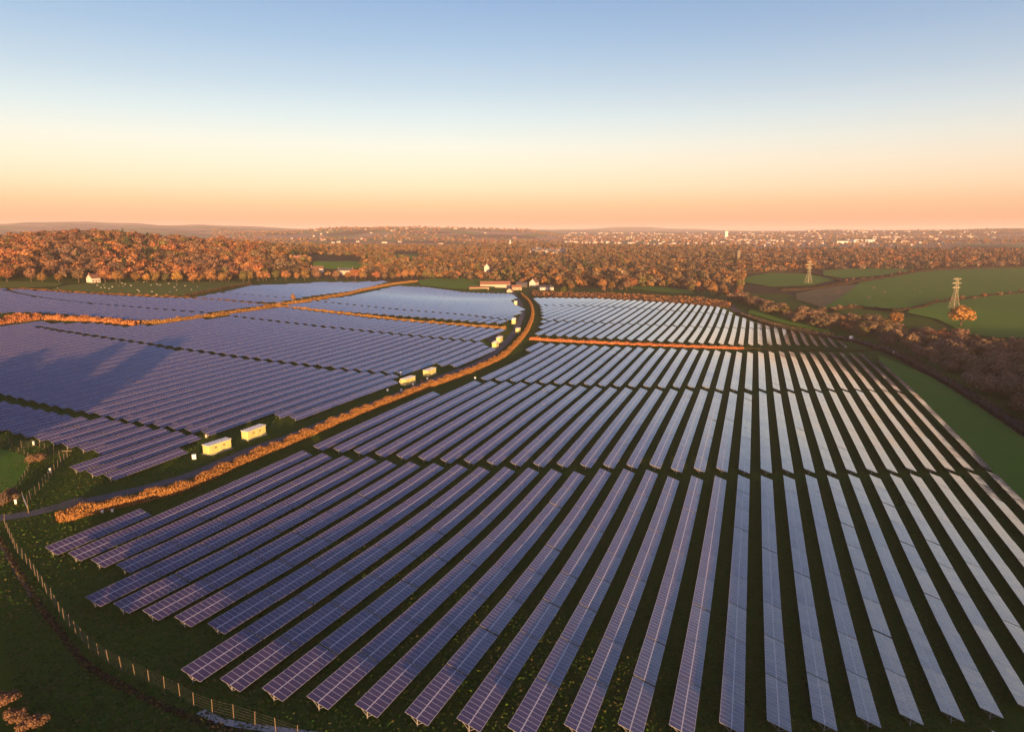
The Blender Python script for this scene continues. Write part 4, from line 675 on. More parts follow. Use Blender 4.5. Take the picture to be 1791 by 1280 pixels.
for i, (x, y) in ((0, FEAT['bl'][0]), (2, FEAT['bl'][2]), (3, FEAT['bl'][3]), (4, FEAT['bl'][1])):
    pl = ('brown', 'dark', 'brown', 'brown', 'green', 'dark')[i]
    tree(x, y, rng.uniform(1.8, 2.8), 'scrub', pl, {'brown':'rusty brown bush at the bottom left corner','dark':'dark twiggy bush by the bottom left corner','green':'dark green bush on the left edge above the corner'}[pl], 'bush', 'bushes in the bottom left corner', 'bush', 1.3)
tree(*FEAT['dark'][0], 3.0, 'scrub', 'duskred', 'dark red bush inside the wire fence corner on the left', 'bush', name='bush', wide=1.6)
tree(*FEAT['dark'][1], 2.4, 'scrub', 'dusk', 'dark scrubby bush by the fence below the small left field', 'bush', name='bush', wide=1.7)
tree(*FEAT['dark'][2], 3.0, 'scrub', 'dusk', 'dark tangled bush at the left edge above the track gate', 'bush', name='bush', wide=1.6)

# woods that read as one mass
def wood(name, pts, label, nq, sz, mixw, kinds=('broad',), cat='woodland'):
    g = np.random.default_rng(len(pts)+nq); base = {}
    for (k, p, w) in mixw:
        base[(k, p)] = [crown_arrays(nq, k, p, sz, g, .26) for _ in range(4)]
    ks = [(k, p) for k, p, w in mixw]; ww = np.array([w for _, _, w in mixw], float); ww /= ww.sum()
    Vs, Cs = [], []; Z = ground(pts[:, 0], pts[:, 1])
    pat = .5+.25*(np.sin(pts[:, 0]*.021+1.7)*np.sin(pts[:, 1]*.017)+np.sin(pts[:, 0]*.047+pts[:, 1]*.031))+g.normal(0, .22, len(pts))
    cum = np.cumsum(ww); ch = np.clip(np.searchsorted(cum, np.clip((pat-.05)*1.1, 0, .999)), 0, len(ks)-1); ch = np.where(g.uniform(size=len(pts)) < .35, g.choice(len(ks), len(pts), p=ww), ch)
    pts = pts.copy(); pts[:, 2] *= np.exp(g.normal(0, .13, len(pts))); rot = g.uniform(0, 6.283, len(pts)); tint = g.uniform(.6, 1.3, len(pts)); wd = g.uniform(.9, 1.45, len(pts))
    for i, (x, y, h) in enumerate(pts):
        V, F, c = base[ks[ch[i]]][i % 4]; s = h/10; cs, sn = math.cos(rot[i]), math.sin(rot[i])
        W = np.empty_like(V); q = s*wd[i]; W[:, 0] = (V[:, 0]*cs-V[:, 1]*sn)*q+x; W[:, 1] = (V[:, 0]*sn+V[:, 1]*cs)*q+y; W[:, 2] = V[:, 2]*s+Z[i]
        Vs.append(W); Cs.append(c*tint[i])
    V = np.vstack(Vs); F = np.arange(len(V)).reshape(-1, 4)
    tag(link(name, mesh_np(name, V, F, M['leaf'], col=np.vstack(Cs))), label, cat, kind='stuff')
def scatter(x0, x1, y0, y1, step, test, hmin, hmax, seed):
    g = np.random.default_rng(seed); X, Y = np.meshgrid(np.arange(x0, x1, step), np.arange(y0, y1, step))
    X = (X+g.uniform(-.5, .5, X.shape)*step).ravel(); Y = (Y+g.uniform(-.5, .5, Y.shape)*step).ravel()
    P = 895.5+1197*X/Y; k = test(X, Y, P); n = int(k.sum())
    return np.c_[X[k], Y[k], g.uniform(hmin, hmax, n)]
rr = lambda X, Y: np.hypot(X, Y)
front = lambda P: np.interp(P, [-200, 0, 150, 300, 440, 600, 700, 880, 960, 1010], [545, 575, 612, 650, 745, 870, 925, 930, 890, 850])
lw = scatter(-1050, -150, 560, 1240, 8.2, lambda X, Y, P: (P > -170) & (P < 470) & (Y > front(P)+6) & (rr(X, Y) < 1260), 8.5, 14, 1)
wood('left_wood', lw, 'amber and brown wood covering the hill on the left', 190, .95, [('pine','pine',.7),('broad','olive',2),('broad','amber',4),('broad','gold',.5),('broad','rust',3),('broad','brown',4),('broad','dusk',2.5),('scrub','dark',1)])
def clearing(P, r): return ~(((P > 545) & (P < 634) & (r > 905) & (r < 1260)) | ((P > 690) & (P < 735) & (r > 1250) & (r < 1700)) | ((P > 840) & (P < 864) & (r > 1000) & (r < 1200)) | ((P > 150) & (P < 182) & (r < 720)))
cw = scatter(-760, 860, 850, 2350, 12.0, lambda X, Y, P: (P > 445) & (P < 1300) & (Y > np.where(P < 1010, front(P), 870)+10) & (rr(X, Y) < 2350) & clearing(P, rr(X, Y)) & ~((P > 925) & (P < 990) & (rr(X, Y) > 1600) & (rr(X, Y) < 2000)), 8.5, 14, 2)
wood('central_wood', cw, 'amber and rust woodland filling the valley behind the farm', 90, 1.5, [('pine','pine',1.5),('broad','olive',2),('broad','amber',4),('broad','rust',4),('broad','brown',5),('broad','dusk',4),('scrub','dark',2)])
rw = scatter(380, 1700, 1180, 1980, 12.5, lambda X, Y, P: (P > 1285) & (P < 1950) & (Y > np.interp(P, [1285, 1340, 1440, 1600, 1700, 1950], [1120, 1180, 1240, 1240, 1290, 1330])) & (rr(X, Y) < np.interp(P, [1285, 1500, 1950], [2350, 2250, 2250])), 9, 15, 3)
wood('right_wood', rw, 'brown and rust wood behind the green fields on the right', 90, 1.55, [('pine','pine',.8),('broad','amber',2),('broad','rust',4),('broad','brown',4),('scrub','dusk',5),('scrub','dark',4)])
fw = scatter(-2600, 4300, 2300, 5200, 46, lambda X, Y, P: (P > 380) & (P < 1950) & (np.sin(X*.006+Y*.003)+np.sin(X*.0021-Y*.0056+1) > -.35), 8, 13, 4)
wood('distant_trees', fw, 'hazy rust coloured trees scattered round the distant town and hills', 16, 4.2, [('broad','rust',4),('broad','brown',4),('broad','amber',2),('scrub','dusk',2)])
# trees that stand outside the picture and throw the long shadows into it
ow = np.array([(-118,92,21),(-126,98,18),(-134,104,17),(-143,108,23),(-152,113,17),(-162,118,17),(-172,124,18),(-184,130,18),(-196,136,17),(-208,144,16),(-220,150,17),(-352,262,22),(-366,270,21),(-340,255,18),(-382,280,20)], float)
wood('shelter_belt', ow, 'trees to the left of the picture that shade the corner', 420, 1.1, [('broad','brown',1),('broad','dusk',1)])
ob = scatter(236, 460, 70, 330, 8, lambda X, Y, P: (X/np.maximum(Y, 1) > .785), 9, 13, 9)
wood('lane_wood', ob, 'dark wood continuing the belt beside the lane out of the picture', 90, 2.1, [('broad','dusk',2),('broad','brown',1)])

# ---------------------------------------------------------------- hedges and bracken
def hedge(name, P, w, h, pal, label, dens=9.0, sz=.42, seed=1, core=True, rag=.25, cat='hedge', floor=0.0):
    g = np.random.default_rng(seed); C = resample(P, 1.0); T, Nn = frame(C); d = np.r_[0, np.cumsum(np.hypot(*np.diff(C, axis=0).T))]; Ln = d[-1]
    per = 2*h+w; n = int(Ln*per*dens); s = g.uniform(0, Ln, n); i = np.clip(np.searchsorted(d, s)-1, 0, len(C)-2); f = (s-d[i])/(d[i+1]-d[i])
    c = C[i]*(1-f)[:, None]+C[i+1]*f[:, None]; nn = Nn[i]
    hv = h*(1+rag*(.6*np.sin(s*.9+seed)+.5*np.sin(s*.37)+.4*g.normal(0, 1, n)*.5)); wv = w*(1+.15*np.sin(s*.53+2*seed))
    t = g.uniform(0, 1, n)*per; left = t < h; right = t > h+w
    off = np.where(left, -wv/2, np.where(right, wv/2, -wv/2+(t-h)/w*wv)); z = np.where(left, t/h, np.where(right, (per-t)/h, 1.0))*hv
    off = off*(1-.22*(z/hv)**3)+g.normal(0, .12, n); z = z+g.normal(0, .12, n)
    X = c[:, 0]+nn[:, 0]*off; Y = c[:, 1]+nn[:, 1]*off; Zg = ground(X, Y)
    out = np.where(left, -1., np.where(right, 1., 0)); N3 = np.c_[nn[:, 0]*out, nn[:, 1]*out, np.where(left | right, .25, 1.)]+g.normal(0, .55, (n, 3))
    V, F = quads(np.c_[X, Y, Zg+np.maximum(z, .05)+floor], N3, sz, 1.6, 1.0, g)
    col = np.repeat(np.array(PAL[pal])[g.integers(0, 3, n)]*g.uniform(.6, 1.25, n)[:, None], 4, 0)
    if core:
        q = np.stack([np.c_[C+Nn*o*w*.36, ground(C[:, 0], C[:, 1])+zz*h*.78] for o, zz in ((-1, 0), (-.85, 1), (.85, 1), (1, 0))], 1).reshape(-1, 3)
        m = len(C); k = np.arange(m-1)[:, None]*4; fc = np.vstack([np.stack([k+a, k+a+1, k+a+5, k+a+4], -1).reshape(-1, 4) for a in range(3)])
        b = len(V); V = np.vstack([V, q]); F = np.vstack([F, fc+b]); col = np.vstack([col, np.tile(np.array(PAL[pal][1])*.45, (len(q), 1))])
    return tag(link(name, mesh_np(name, V, F, M['leaf'], col=col)), label, cat)
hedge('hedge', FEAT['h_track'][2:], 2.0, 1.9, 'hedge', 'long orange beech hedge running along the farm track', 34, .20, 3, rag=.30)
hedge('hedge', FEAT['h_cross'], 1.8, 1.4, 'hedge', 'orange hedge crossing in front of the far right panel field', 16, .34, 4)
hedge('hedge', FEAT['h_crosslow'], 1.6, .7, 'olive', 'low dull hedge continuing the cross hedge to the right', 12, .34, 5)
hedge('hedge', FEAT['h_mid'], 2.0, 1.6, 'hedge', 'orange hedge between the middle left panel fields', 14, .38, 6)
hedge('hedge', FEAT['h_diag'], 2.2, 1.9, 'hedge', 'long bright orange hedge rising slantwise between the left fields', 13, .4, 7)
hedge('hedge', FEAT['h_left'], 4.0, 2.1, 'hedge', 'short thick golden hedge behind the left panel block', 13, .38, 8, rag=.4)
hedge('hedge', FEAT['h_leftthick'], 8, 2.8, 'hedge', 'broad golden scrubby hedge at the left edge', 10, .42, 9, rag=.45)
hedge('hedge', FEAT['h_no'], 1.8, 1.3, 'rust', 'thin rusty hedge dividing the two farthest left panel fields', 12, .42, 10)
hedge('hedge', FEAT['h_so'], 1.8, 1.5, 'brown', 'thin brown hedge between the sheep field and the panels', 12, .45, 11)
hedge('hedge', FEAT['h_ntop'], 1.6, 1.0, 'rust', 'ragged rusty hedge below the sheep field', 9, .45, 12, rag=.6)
hedge('hedge', FEAT['h_field1'], 2.4, 1.7, 'dark', 'dark hedge along the lower edge of the tan rushy field', 8, .55, 13, rag=.5)  # field hedges from here: dark leaf colour stands in for shade
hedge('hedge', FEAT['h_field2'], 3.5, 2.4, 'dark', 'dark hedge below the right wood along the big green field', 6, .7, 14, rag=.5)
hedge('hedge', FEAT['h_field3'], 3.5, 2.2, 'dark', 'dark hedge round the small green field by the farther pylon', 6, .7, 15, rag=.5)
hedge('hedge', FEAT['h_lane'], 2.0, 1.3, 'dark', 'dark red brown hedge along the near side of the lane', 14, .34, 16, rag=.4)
def scrubland(name, lo, up, label, pal, n, hmax, sz, seed, cat='bracken'):
    g = np.random.default_rng(seed); lo = resample(lo, 4); up = resample(up, 4); a = g.uniform(0, 1, n); t = g.uniform(0, 1, n)
    ia = a*(len(lo)-1); ib = a*(len(up)-1); f = lambda P, i: P[i.astype(int)]+(P[np.minimum(i.astype(int)+1, len(P)-1)]-P[i.astype(int)])*(i % 1)[:, None]
    p = f(lo, ia)*(1-t)[:, None]+f(up, ib)*t[:, None]; z = ground(p[:, 0], p[:, 1])+g.uniform(.1, 1, n)**2*hmax*(.5+.5*np.sin(p[:, 0]*.21)*np.sin(p[:, 1]*.17))
    V, F = quads(np.c_[p, z], np.c_[g.normal(0, .7, (n, 2)), np.full(n, .6)], sz, 1, 0, g)
    c = np.repeat(np.array([PAL[q][k] for q in pal for k in range(3)])[g.integers(0, 3*len(pal), n)]*g.uniform(.6, 1.2, n)[:, None], 4, 0)
    tag(link(name, mesh_np(name, V, F, M['leaf'], col=c)), label, cat, kind='stuff')
scrubland('bracken', *BRACKEN, 'orange bracken and scrub along the top of the far right panels', ['rust', 'gold', 'brown'], 9000, 3.2, 1.3, 21)
scrubland('brambles', *BANK, 'rough brown bramble bank outside the bottom left fence', ['dark', 'olive', 'dark'], 3500, .3, .32, 23, 'brambles')
scrubland('scrub', *VERGE, 'rough grass and bramble between the lane and its hedge', ['duskred', 'olive'], 4000, 1.2, .9, 22, 'scrub')


def tufts():
    g = np.random.default_rng(77); n = 90000
    y = 64*np.exp(g.uniform(0, 1, n)**1.15*1.35); x = y*g.uniform(-.82, .82, n); z = ground(x, y)
    V, F = quads(np.c_[x, y, z+.05], np.c_[g.normal(0, .45, (n, 2)), np.full(n, .9)], .34, 1.3, 0, g)
    pal = np.array([(.040,.090,.010),(.055,.110,.012),(.075,.105,.018),(.110,.100,.034),(.030,.064,.008)]); c = np.repeat(pal[g.integers(0, 5, n)], 4, 0)
    tag(link('grass', mesh_np('grass', V, F, M['leaf'], col=c)), 'short dark green grass with straw coloured tufts between the panel rows', 'grass', kind='stuff')
tufts()
# ---------------------------------------------------------------- inverter stations along the track
def station(P, label, Lb=7.4, Wb=2.5, Hb=2.75, name='inverter_station'):
    (xa, ya), (xb, yb) = P; d = np.array((xb-xa, yb-ya)); d /= np.linalg.norm(d); rz = math.atan2(d[1], d[0])
    nrm = np.array((-d[1], d[0]))                            # away from the track
    c = np.array((xa, ya))+d*Lb/2+nrm*Wb/2; z = g1(*c)
    t = empty(name, (c[0], c[1], z), rz); tag(t, label, 'inverter station', 'inverter stations along the track')
    a, w = Lb/2, Wb/2
    b = MB(); b.box(-a-.15, a+.15, -w-.15, w+.15, -.5, .22); b.build('plinth', M['concrete'], t)
    b = MB(); b.box(-a, a, -w, w, .22, Hb, 0, .12); body = b.build('body', M['kiosk'], t)
    b = MB(); b.box(-a-.12, a+.12, -w-.12, w+.12, Hb-.02, Hb+.16, 0, .05)
    for i in range(int(Lb)+1): b.box(-a+i*Lb/int(Lb)-.04, -a+i*Lb/int(Lb)+.04, -w-.1, w+.1, Hb+.15, Hb+.22)
    b.build('roof', M['kiosk_roof'], t)
    for k, x in enumerate((-a+1.2, .2, a-1.3)):
        b = MB(); b.box(x-.55, x+.55, -w-.05, -w+.02, .4, Hb-.35, 0, .015); b.box(x-.02, x+.02, -w-.062, -w-.045, .45, Hb-.4, 1); dr = b.build('door', [M['kiosk_door'], M['dark']], t)
        b = MB(); b.box(x+.12, x+.18, -w-.11, -w-.05, 1.25, 1.45); b.build('handle', M['steel'], dr)
    for x in (-a+2.35, a-2.45):
        b = MB(); b.box(x-.4, x+.4, -w-.04, -w+.02, 1.5, 2.1, 1)
        for i in range(6): b.box(x-.4, x+.4, -w-.07, -w-.03, 1.53+i*.1, 1.57+i*.1, 0)
        b.build('vent', [M['kiosk_door'], M['dark']], t)
    b = MB(); b.box(-a-.05, -a+.02, -w+.35, w-.35, .4, Hb-.35, 0, .015); b.build('end_door', M['kiosk_door'], t)
    return t
SL = ['lit pale green inverter cabin nearest the camera, roofed in grey','second lit pale green inverter cabin along the track, roofed in grey','yellow lit inverter cabin with white pegs round it by the track bend','yellow lit inverter cabin close against the dark panel corner','yellow cabin seen end on, nearer of the pair inside the bend','yellow cabin seen end on, farther of the pair inside the bend','small cabin standing between the track and the orange hedge','long cabin with a dark side beside the upper track','cabin farthest up the track below the farm']
for P, lb, L_ in zip(FEAT['cont'], SL, (7.6, 7.6, 7.6, 7.6, 7.0, 7.0, 4.5, 8.5, 9.5)): station(P, lb, L_)
def small_box(x, y, w, d, h, label, mt, cat='box', name='junction_box', group=None):
    t = empty(name, (x, y, g1(x, y)), .3); tag(t, label, cat, group)
    b = MB(); b.box(-w/2, w/2, -d/2, d/2, .08, h, 0, .04); b.build('body', mt, t)
    b = MB(); b.box(-w/2-.05, w/2+.05, -d/2-.05, d/2+.05, h, h+.06); b.build('lid', mt, t)
    b = MB(); b.box(-w/2-.06, w/2+.06, -d/2-.06, d/2+.06, -.3, .08); b.build('base', M['concrete'], t)
BX = FEAT['boxes']
small_box(*BX[0], 1.0, .8, 1.35, 'small white cabinet in front of the nearest inverter cabin', M['white'], 'cabinet', 'cabinet')
small_box(*BX[1], .6, .5, .9, 'small pale box under the panel corner behind the nearest cabin', M['cream'])
PG = 'white pegs by the track'
for i, lb in ((2, 'white peg at the foot of the panel row left of the track bend'), (3, 'pale box on the corner of the panels by the third cabin'), (4, 'white peg left of the third cabin'), (5, 'white peg on the grass below the third cabin'), (6, 'white peg in front of the third cabin'), (7, 'rusty peg just right of the third cabin'), (8, 'white peg between the third and fourth cabins'), (9, 'lit peg at the corner of the second panel block')):
    small_box(*BX[i], .75, .6, .85 if i != 3 else 1.6, lb, M['white'] if i not in (7,) else M['rust'], 'marker', 'marker_box', PG)
for i, lb in ((10, 'left white peg under the orange hedge end'), (11, 'right white peg under the orange hedge end'), (12, 'white knob on the leaning gate post by the track'), (13, 'white blob on the left wire fence'), (14, 'white blob on the fence below the left corner')):
    small_box(*BX[i], .42, .42, .5 if i < 12 else 1.0, lb, M['white'], 'marker', 'marker_box', PG)

# ---------------------------------------------------------------- fences and the gate
def fence(P, step, h, label, wires=5, pr=.05, name='wire_fence', mesh_=True):
    C = resample(P, step); T, Nn = frame(C); z = ground(C[:, 0], C[:, 1]); c0 = (C[0, 0], C[0, 1], z[0])
    t = empty(name, c0); tag(t, label, 'fence')
    for i in range(min(len(C), 100)):
        b = MB(); hh = h*float(rng.uniform(.96, 1.06)); lean = rng.normal(0, .04, 2)
        b.bar((0, 0, -.4), (lean[0]*hh, lean[1]*hh, hh), pr, n=7, r2=pr*.9)
        b.build('post', M['wood'], t, (C[i, 0]-c0[0], C[i, 1]-c0[1], z[i]-c0[2]))
    b = MB()
    for i in range(min(len(C), 100)-1):
        for k in range(wires):
            zz = .12+(h-.25)*k/(wires-1); a = (C[i, 0]-c0[0], C[i, 1]-c0[1], z[i]-c0[2]+zz); e = (C[i+1, 0]-c0[0], C[i+1, 1]-c0[1], z[i+1]-c0[2]+zz)
            b.bar(a, e, .006, n=3)
    b.build('wire', M['wire'], t)
    return t
fence(FEAT['f_bl'], 3.0, 2.1, 'wire fence with pale wooden posts curving round the bottom left', 6)
fence(FEAT['f_left'], 2.6, 2.0, 'wire fence below the shaded left panel block', 5)
fence(FEAT['f_left2'], 2.6, 2.0, 'wire fence running down from the left block corner to the track', 5)
fence(FEAT['f_left3'], 3.0, 1.3, 'low field fence round the small green field at the left edge', 4)
fence(FEAT['f_right'], 4.0, 1.9, 'wire fence between the green slope and the lane hedge', 5)
def gate(x0, y0, x1, y1, label):
    d = math.hypot(x1-x0, y1-y0); t = empty('field_gate', (x0, y0, g1(x0, y0)), math.atan2(y1-y0, x1-x0)); tag(t, label, 'gate')
    for x in (-.15, d+.15):
        b = MB(); b.bar((x, 0, -.4), (x, 0, 1.7), .1, n=8); b.build('gate_post', M['wood'], t)
    b = MB()
    for k in range(6): b.bar((0, 0, .2+k*.2), (d, 0, .2+k*.2), .03, n=6)
    for x in (0.02, d/2, d-.02): b.bar((x, 0, .15), (x, 0, 1.25), .03, n=6)
    b.bar((0, 0, .2), (d, 0, 1.2), .025, n=6); b.build('gate_leaf', M['steel'], t)
gx, gy = FEAT['gate']
gate(*gx, *gy, 'grey metal field gate across the track at the left edge')
x, y = FEAT['stile']; t = empty('sign_frame', (x, y, g1(x, y)), .2); tag(t, 'grey wooden crosspiece on a post at the left block corner', 'stile')
b = MB(); b.bar((0, 0, -.3), (0, 0, 1.9), .09, n=7); b.build('post', M['wood'], t)
b = MB(); b.box(-1.2, 1.2, -.05, .05, 1.9, 2.1); b.build('crosspiece', M['wood'], t)

# ---------------------------------------------------------------- sheep
def sheep_meshes():
    b = MB(); n = 10; V = []; F = []
    prof = [(-.55, .05, .72), (-.52, .20, .70), (-.38, .30, .68), (-.1, .33, .66), (.2, .31, .67), (.42, .25, .72), (.55, .14, .78), (.6, .04, .8)]
    for x, r, z in prof:
        for k in range(n): a = 2*math.pi*k/n; V.append((x, r*.82*math.cos(a), z+r*math.sin(a)))
    for i in range(len(prof)-1):
        for k in range(n): F.append((i*n+k, i*n+(k+1) % n, (i+1)*n+(k+1) % n, (i+1)*n+k))
    F += [tuple(range(n-1, -1, -1)), tuple(range((len(prof)-1)*n, len(prof)*n))]; b.add(V, F, 0)
    b.bar((.5, 0, .82), (.72, 0, .72), .12, 0, 8, .09)
    b.bar((.7, 0, .74), (.95, 0, .5), .085, 1, 8, .05)
    for s in (-1, 1): b.bar((.72, .05*s, .76), (.68, .17*s, .74), .035, 1, 5, .015)
    for sx, sy in ((-.38, -.15), (-.38, .15), (.36, -.14), (.36, .14)):
        b.bar((sx, sy, .5), (sx+(.04 if sx < 0 else 0), sy, .24), .075, 1, 6, .04); b.bar((sx+(.04 if sx < 0 else 0), sy, .24), (sx, sy, -.02), .04, 1, 6, .035)
    b.bar((-.55, 0, .72), (-.64, 0, .5), .05, 0, 5, .02)
    return b.mesh('sheep', [M['wool'], M['face']])
SM = sheep_meshes()
for (x, y) in FEAT['sheep']:
    o = link('sheep', SM, None, (x, y, g1(x, y)+.2), (0, 0, float(rng.uniform(0, 6.28))), (1.15,)*3)
    tag(o, 'white sheep grazing in the green field below the left wood', 'sheep', 'sheep grazing below the left wood')

# ---------------------------------------------------------------- white van and lane furniture
def van(P, label):
    (xa, ya), (xb, yb) = P; rz = math.atan2(yb-ya, xb-xa); t = empty('van', (xa, ya, g1(xa, ya)+.12), rz); tag(t, label, 'van')
    prof = [(-2.5, .45), (-2.5, 2.0), (-2.35, 2.15), (.9, 2.15), (1.25, 2.0), (1.85, 1.25), (2.5, 1.05), (2.6, .8), (2.6, .45)]
    b = MB(); n = len(prof); V = [(x, -.95, z) for x, z in prof]+[(x, .95, z) for x, z in prof]
    b.add(V, [(i, (i+1) % n, n+(i+1) % n, n+i) for i in range(n)]+[tuple(range(n-1, -1, -1)), tuple(range(n, 2*n))]); b.build('body', M['white'], t)
    b = MB(); b.add([(1.31, -.8, 1.97), (1.31, .8, 1.97), (1.83, .85, 1.32), (1.83, -.85, 1.32)], [(0, 3, 2, 1)]); b.build('windscreen', M['glass'], t)
    for s in (-1, 1):
        b = MB(); b.box(.55, 1.3, .955*s-.01, .955*s+.01, 1.3, 1.85); b.build('side_window', M['glass'], t)
        b = MB(); b.box(2.58, 2.62, .5*s-.15+.1*s, .5*s+.15+.1*s, .78, .98); b.build('headlight', M['kiosk_roof'], t)
        for x in (-1.55, 1.65):
            b = MB(); b.bar((x, .80*s, .36), (x, .98*s, .36), .36, 0, 14); w = b.build('wheel', M['rubber'], t)
            b = MB(); b.bar((x, .97*s, .36), (x, 1.0*s, .36), .2, 0, 10); b.build('rim', M['steel'], w)
van(FEAT['van'], 'small white van parked on the lane past the panel rows')
small_box(*FEAT['cab'][0], 1.1, .8, 1.7, 'pale lit cabinet standing beside the lane', M['cream'], 'cabinet', 'cabinet')
small_box(*FEAT['spot'][0], 1.0, .8, 1.6, 'dull white cabinet among the dark bushes beyond the lane', M['white'], 'cabinet', 'cabinet')

# ---------------------------------------------------------------- pylons
def pylon(x, y, h, rz, label):
    t = empty('pylon', (x, y, g1(x, y)), rz); tag(t, label, 'pylon', 'lattice pylons on the right')
    def half(z): return np.interp(z, [0, h*.52, h*.95, h], [h*.115, h*.042, h*.026, .1])
    lv = [0, h*.17, h*.31, h*.42, h*.52, h*.60, h*.68, h*.76, h*.84, h*.95]
    for sx in (-1, 1):
        for sy in (-1, 1):
            b = MB()
            for a, c in zip(lv, lv[1:]): b.bar((sx*half(a), sy*half(a), a-.3 if a == 0 else a), (sx*half(c), sy*half(c), c), .13, n=4)
            b.build('leg', M['pylon'], t)
    b = MB()
    for a, c in zip(lv, lv[1:]):
        p, q = half(a), half(c)
        for s in (-1, 1):
            for u_, v_ in ((1, -1), (-1, 1)):
                b.bar((u_*p, s*p, a), (v_*q, s*q, c), .065, n=4); b.bar((s*p, u_*p, a), (s*q, v_*q, c), .065, n=4)
            b.bar((-q, s*q, c), (q, s*q, c), .065, n=4); b.bar((s*q, -q, c), (s*q, q, c), .065, n=4)
    b.bar((0, 0, h*.95), (0, 0, h), .15, n=5); b.build('bracing', M['pylon'], t)
    for z, w in ((h*.68, h*.155), (h*.82, h*.185), (h*.95, h*.16)):
        q = half(z); b = MB()
        for s in (-1, 1):
            for v_ in (-1, 1):
                b.bar((s*q, v_*q, z), (s*w, 0, z+.35), .14, n=4); b.bar((s*q, v_*q, z+h*.045), (s*w, 0, z+.35), .12, n=4)
            for f in (.35, .65):
                xx = q+(w-q)*f; b.bar((s*xx, q*(1-f), z+.2), (s*xx, -q*(1-f), z+.2), .08, n=4); b.bar((s*xx, 0, z+.2), (s*(q+(w-q)*(f-.3)), 0, z+h*.035), .08, n=4)
        arm = b.build('cross_arm', M['pylon'], t)
        for s in (-1, 1):
            b = MB()
            for k in range(7): b.bar((s*w, 0, z+.2-k*.28), (s*w, 0, z+.05-k*.28), .16, n=8)
            b.bar((s*w, 0, z+.3), (s*w, 0, z-1.8), .04, n=5); b.build('insulator', M['glass'], arm)
PY = FEAT['pylon']
pylon(*PY[1], 30.5, R(15), 'nearer steel lattice pylon rising behind the glowing orange tree')
pylon(*PY[0], 32.5, R(20), 'farther steel lattice pylon at the edge of a small green field')
pylon(*PY[2], 31.0, R(20), 'hazy distant pylon sticking up from the right hand wood')

# ---------------------------------------------------------------- buildings
def house(x, y, rz, w, l, h, rh, wall, roof, label, cat='house', name='house', chimneys=1, wins=3, lean=False, group=None, sink=.5):
    """gabled along its length l (local x); windows on the long sides and gables"""
    t = empty(name, (x, y, g1(x, y)), rz); tag(t, label, cat, group); a, b_ = l/2, w/2
    b = MB(); b.add([(-a,-b_,-sink),(a,-b_,-sink),(a,b_,-sink),(-a,b_,-sink),(-a,-b_,h),(a,-b_,h),(a,b_,h),(-a,b_,h),(-a,0,h+rh),(a,0,h+rh)],
        [(0,1,5,4),(2,3,7,6),(1,2,6,9,5),(3,0,4,8,7),(3,2,1,0)]); wl = b.build('wall', wall, t)
    o = .35; s = rh/b_; b = MB(); th = .14
    for sg in (-1, 1):
        V = [(-a-o, sg*(b_+o), h-o*s+.03), (a+o, sg*(b_+o), h-o*s+.03), (a+o, 0, h+rh+.03), (-a-o, 0, h+rh+.03)]; V += [(p, q, r+th) for p, q, r in V]
        b.add(V, [(0,1,2,3),(7,6,5,4),(0,4,5,1),(1,5,6,2),(2,6,7,3),(3,7,4,0)])
    rf = b.build('roof', roof, t)
    for k in range(chimneys):
        cx = (-a+.6) if k == 0 else (a-.6); b = MB(); b.box(cx-.45, cx+.45, -.35, .35, h+rh-.6, h+rh+1.2)
        for p in (-.2, .2): b.bar((cx+p, 0, h+rh+1.2), (cx+p, 0, h+rh+1.55), .1, n=8)
        b.build('chimney', M['brickw'], rf)
    for fl in range(int(h//2.6) if wins else 0):
        for i in range(wins):
            xx = -a+l*(i+.5)/wins
            for sg in (-1, 1):
                if fl == 0 and i == wins//2 and sg < 0:
                    b = MB(); b.box(xx-.5, xx+.5, sg*b_-.05, sg*b_+.05, 0, 2.1); b.build('door', M['tile'], t); continue
                b = MB(); b.box(xx-.5, xx+.5, sg*b_-.04, sg*b_+.04, .9+fl*2.6, 2.1+fl*2.6); wd = b.build('window', M['glass'], t)
                b = MB(); b.box(xx-.6, xx+.6, sg*b_-.1, sg*b_+.1, .8+fl*2.6, .9+fl*2.6); b.build('sill', M['white'], wd)
    return t
FB = FEAT['farm']
house(*FB[0], R(70), 8.5, 13, 5.6, 4.2, M['render'], M['tile'], 'white gabled farmhouse with a brown roof at the end of the track', chimneys=2)
house(*FB[1], R(4), 12, 38, 3.6, 3.6, M['cream'], M['rust'], 'long barn with a rusty red roof left of the farmhouse', 'barn', 'barn', 0, 0)
house(*FB[2], R(5), 5, 24, 2.2, 1.4, M['stone'], M['tile'], 'long low stone shed in front of the rusty roofed barn', 'shed', 'shed', 0, 0)
house(*FB[3], R(10), 9, 17, 3.2, 2.0, M['render'], M['slate'], 'low white building to the right of the farmhouse', 'shed', 'shed', 0, 4)
house(*FB[4], R(10), 8, 12, 3.4, 2.4, M['stone'], M['rust'], 'small stone farm building beside the top of the track', 'shed', 'shed', 0, 2)
house(*FB[5], R(5), 10, 14, 4.0, 2.2, M['dark'], M['slate'], 'dark open sided shed behind the top of the track', 'shed', 'shed', 0, 0)
house(*FB[6], R(80), 6, 9, 2.6, 1.8, M['cream'], M['tile'], 'little cream outbuilding by the orange hedge end', 'shed', 'shed', 0, 2)
house(*FB[7], R(85), 8, 13, 8.5, 5, M['render'], M['slate'], 'tall white house standing alone among the central trees', chimneys=2)
house(*FB[8], R(70), 6.5, 8.5, 4.0, 3.2, M['render'], M['tile'], 'white gabled house at the foot of the left wood', chimneys=1)
house(*FB[9], R(5), 9, 16, 4.6, 3.2, M['render'], M['tile'], 'white house low down by the small wood clearing', chimneys=1)
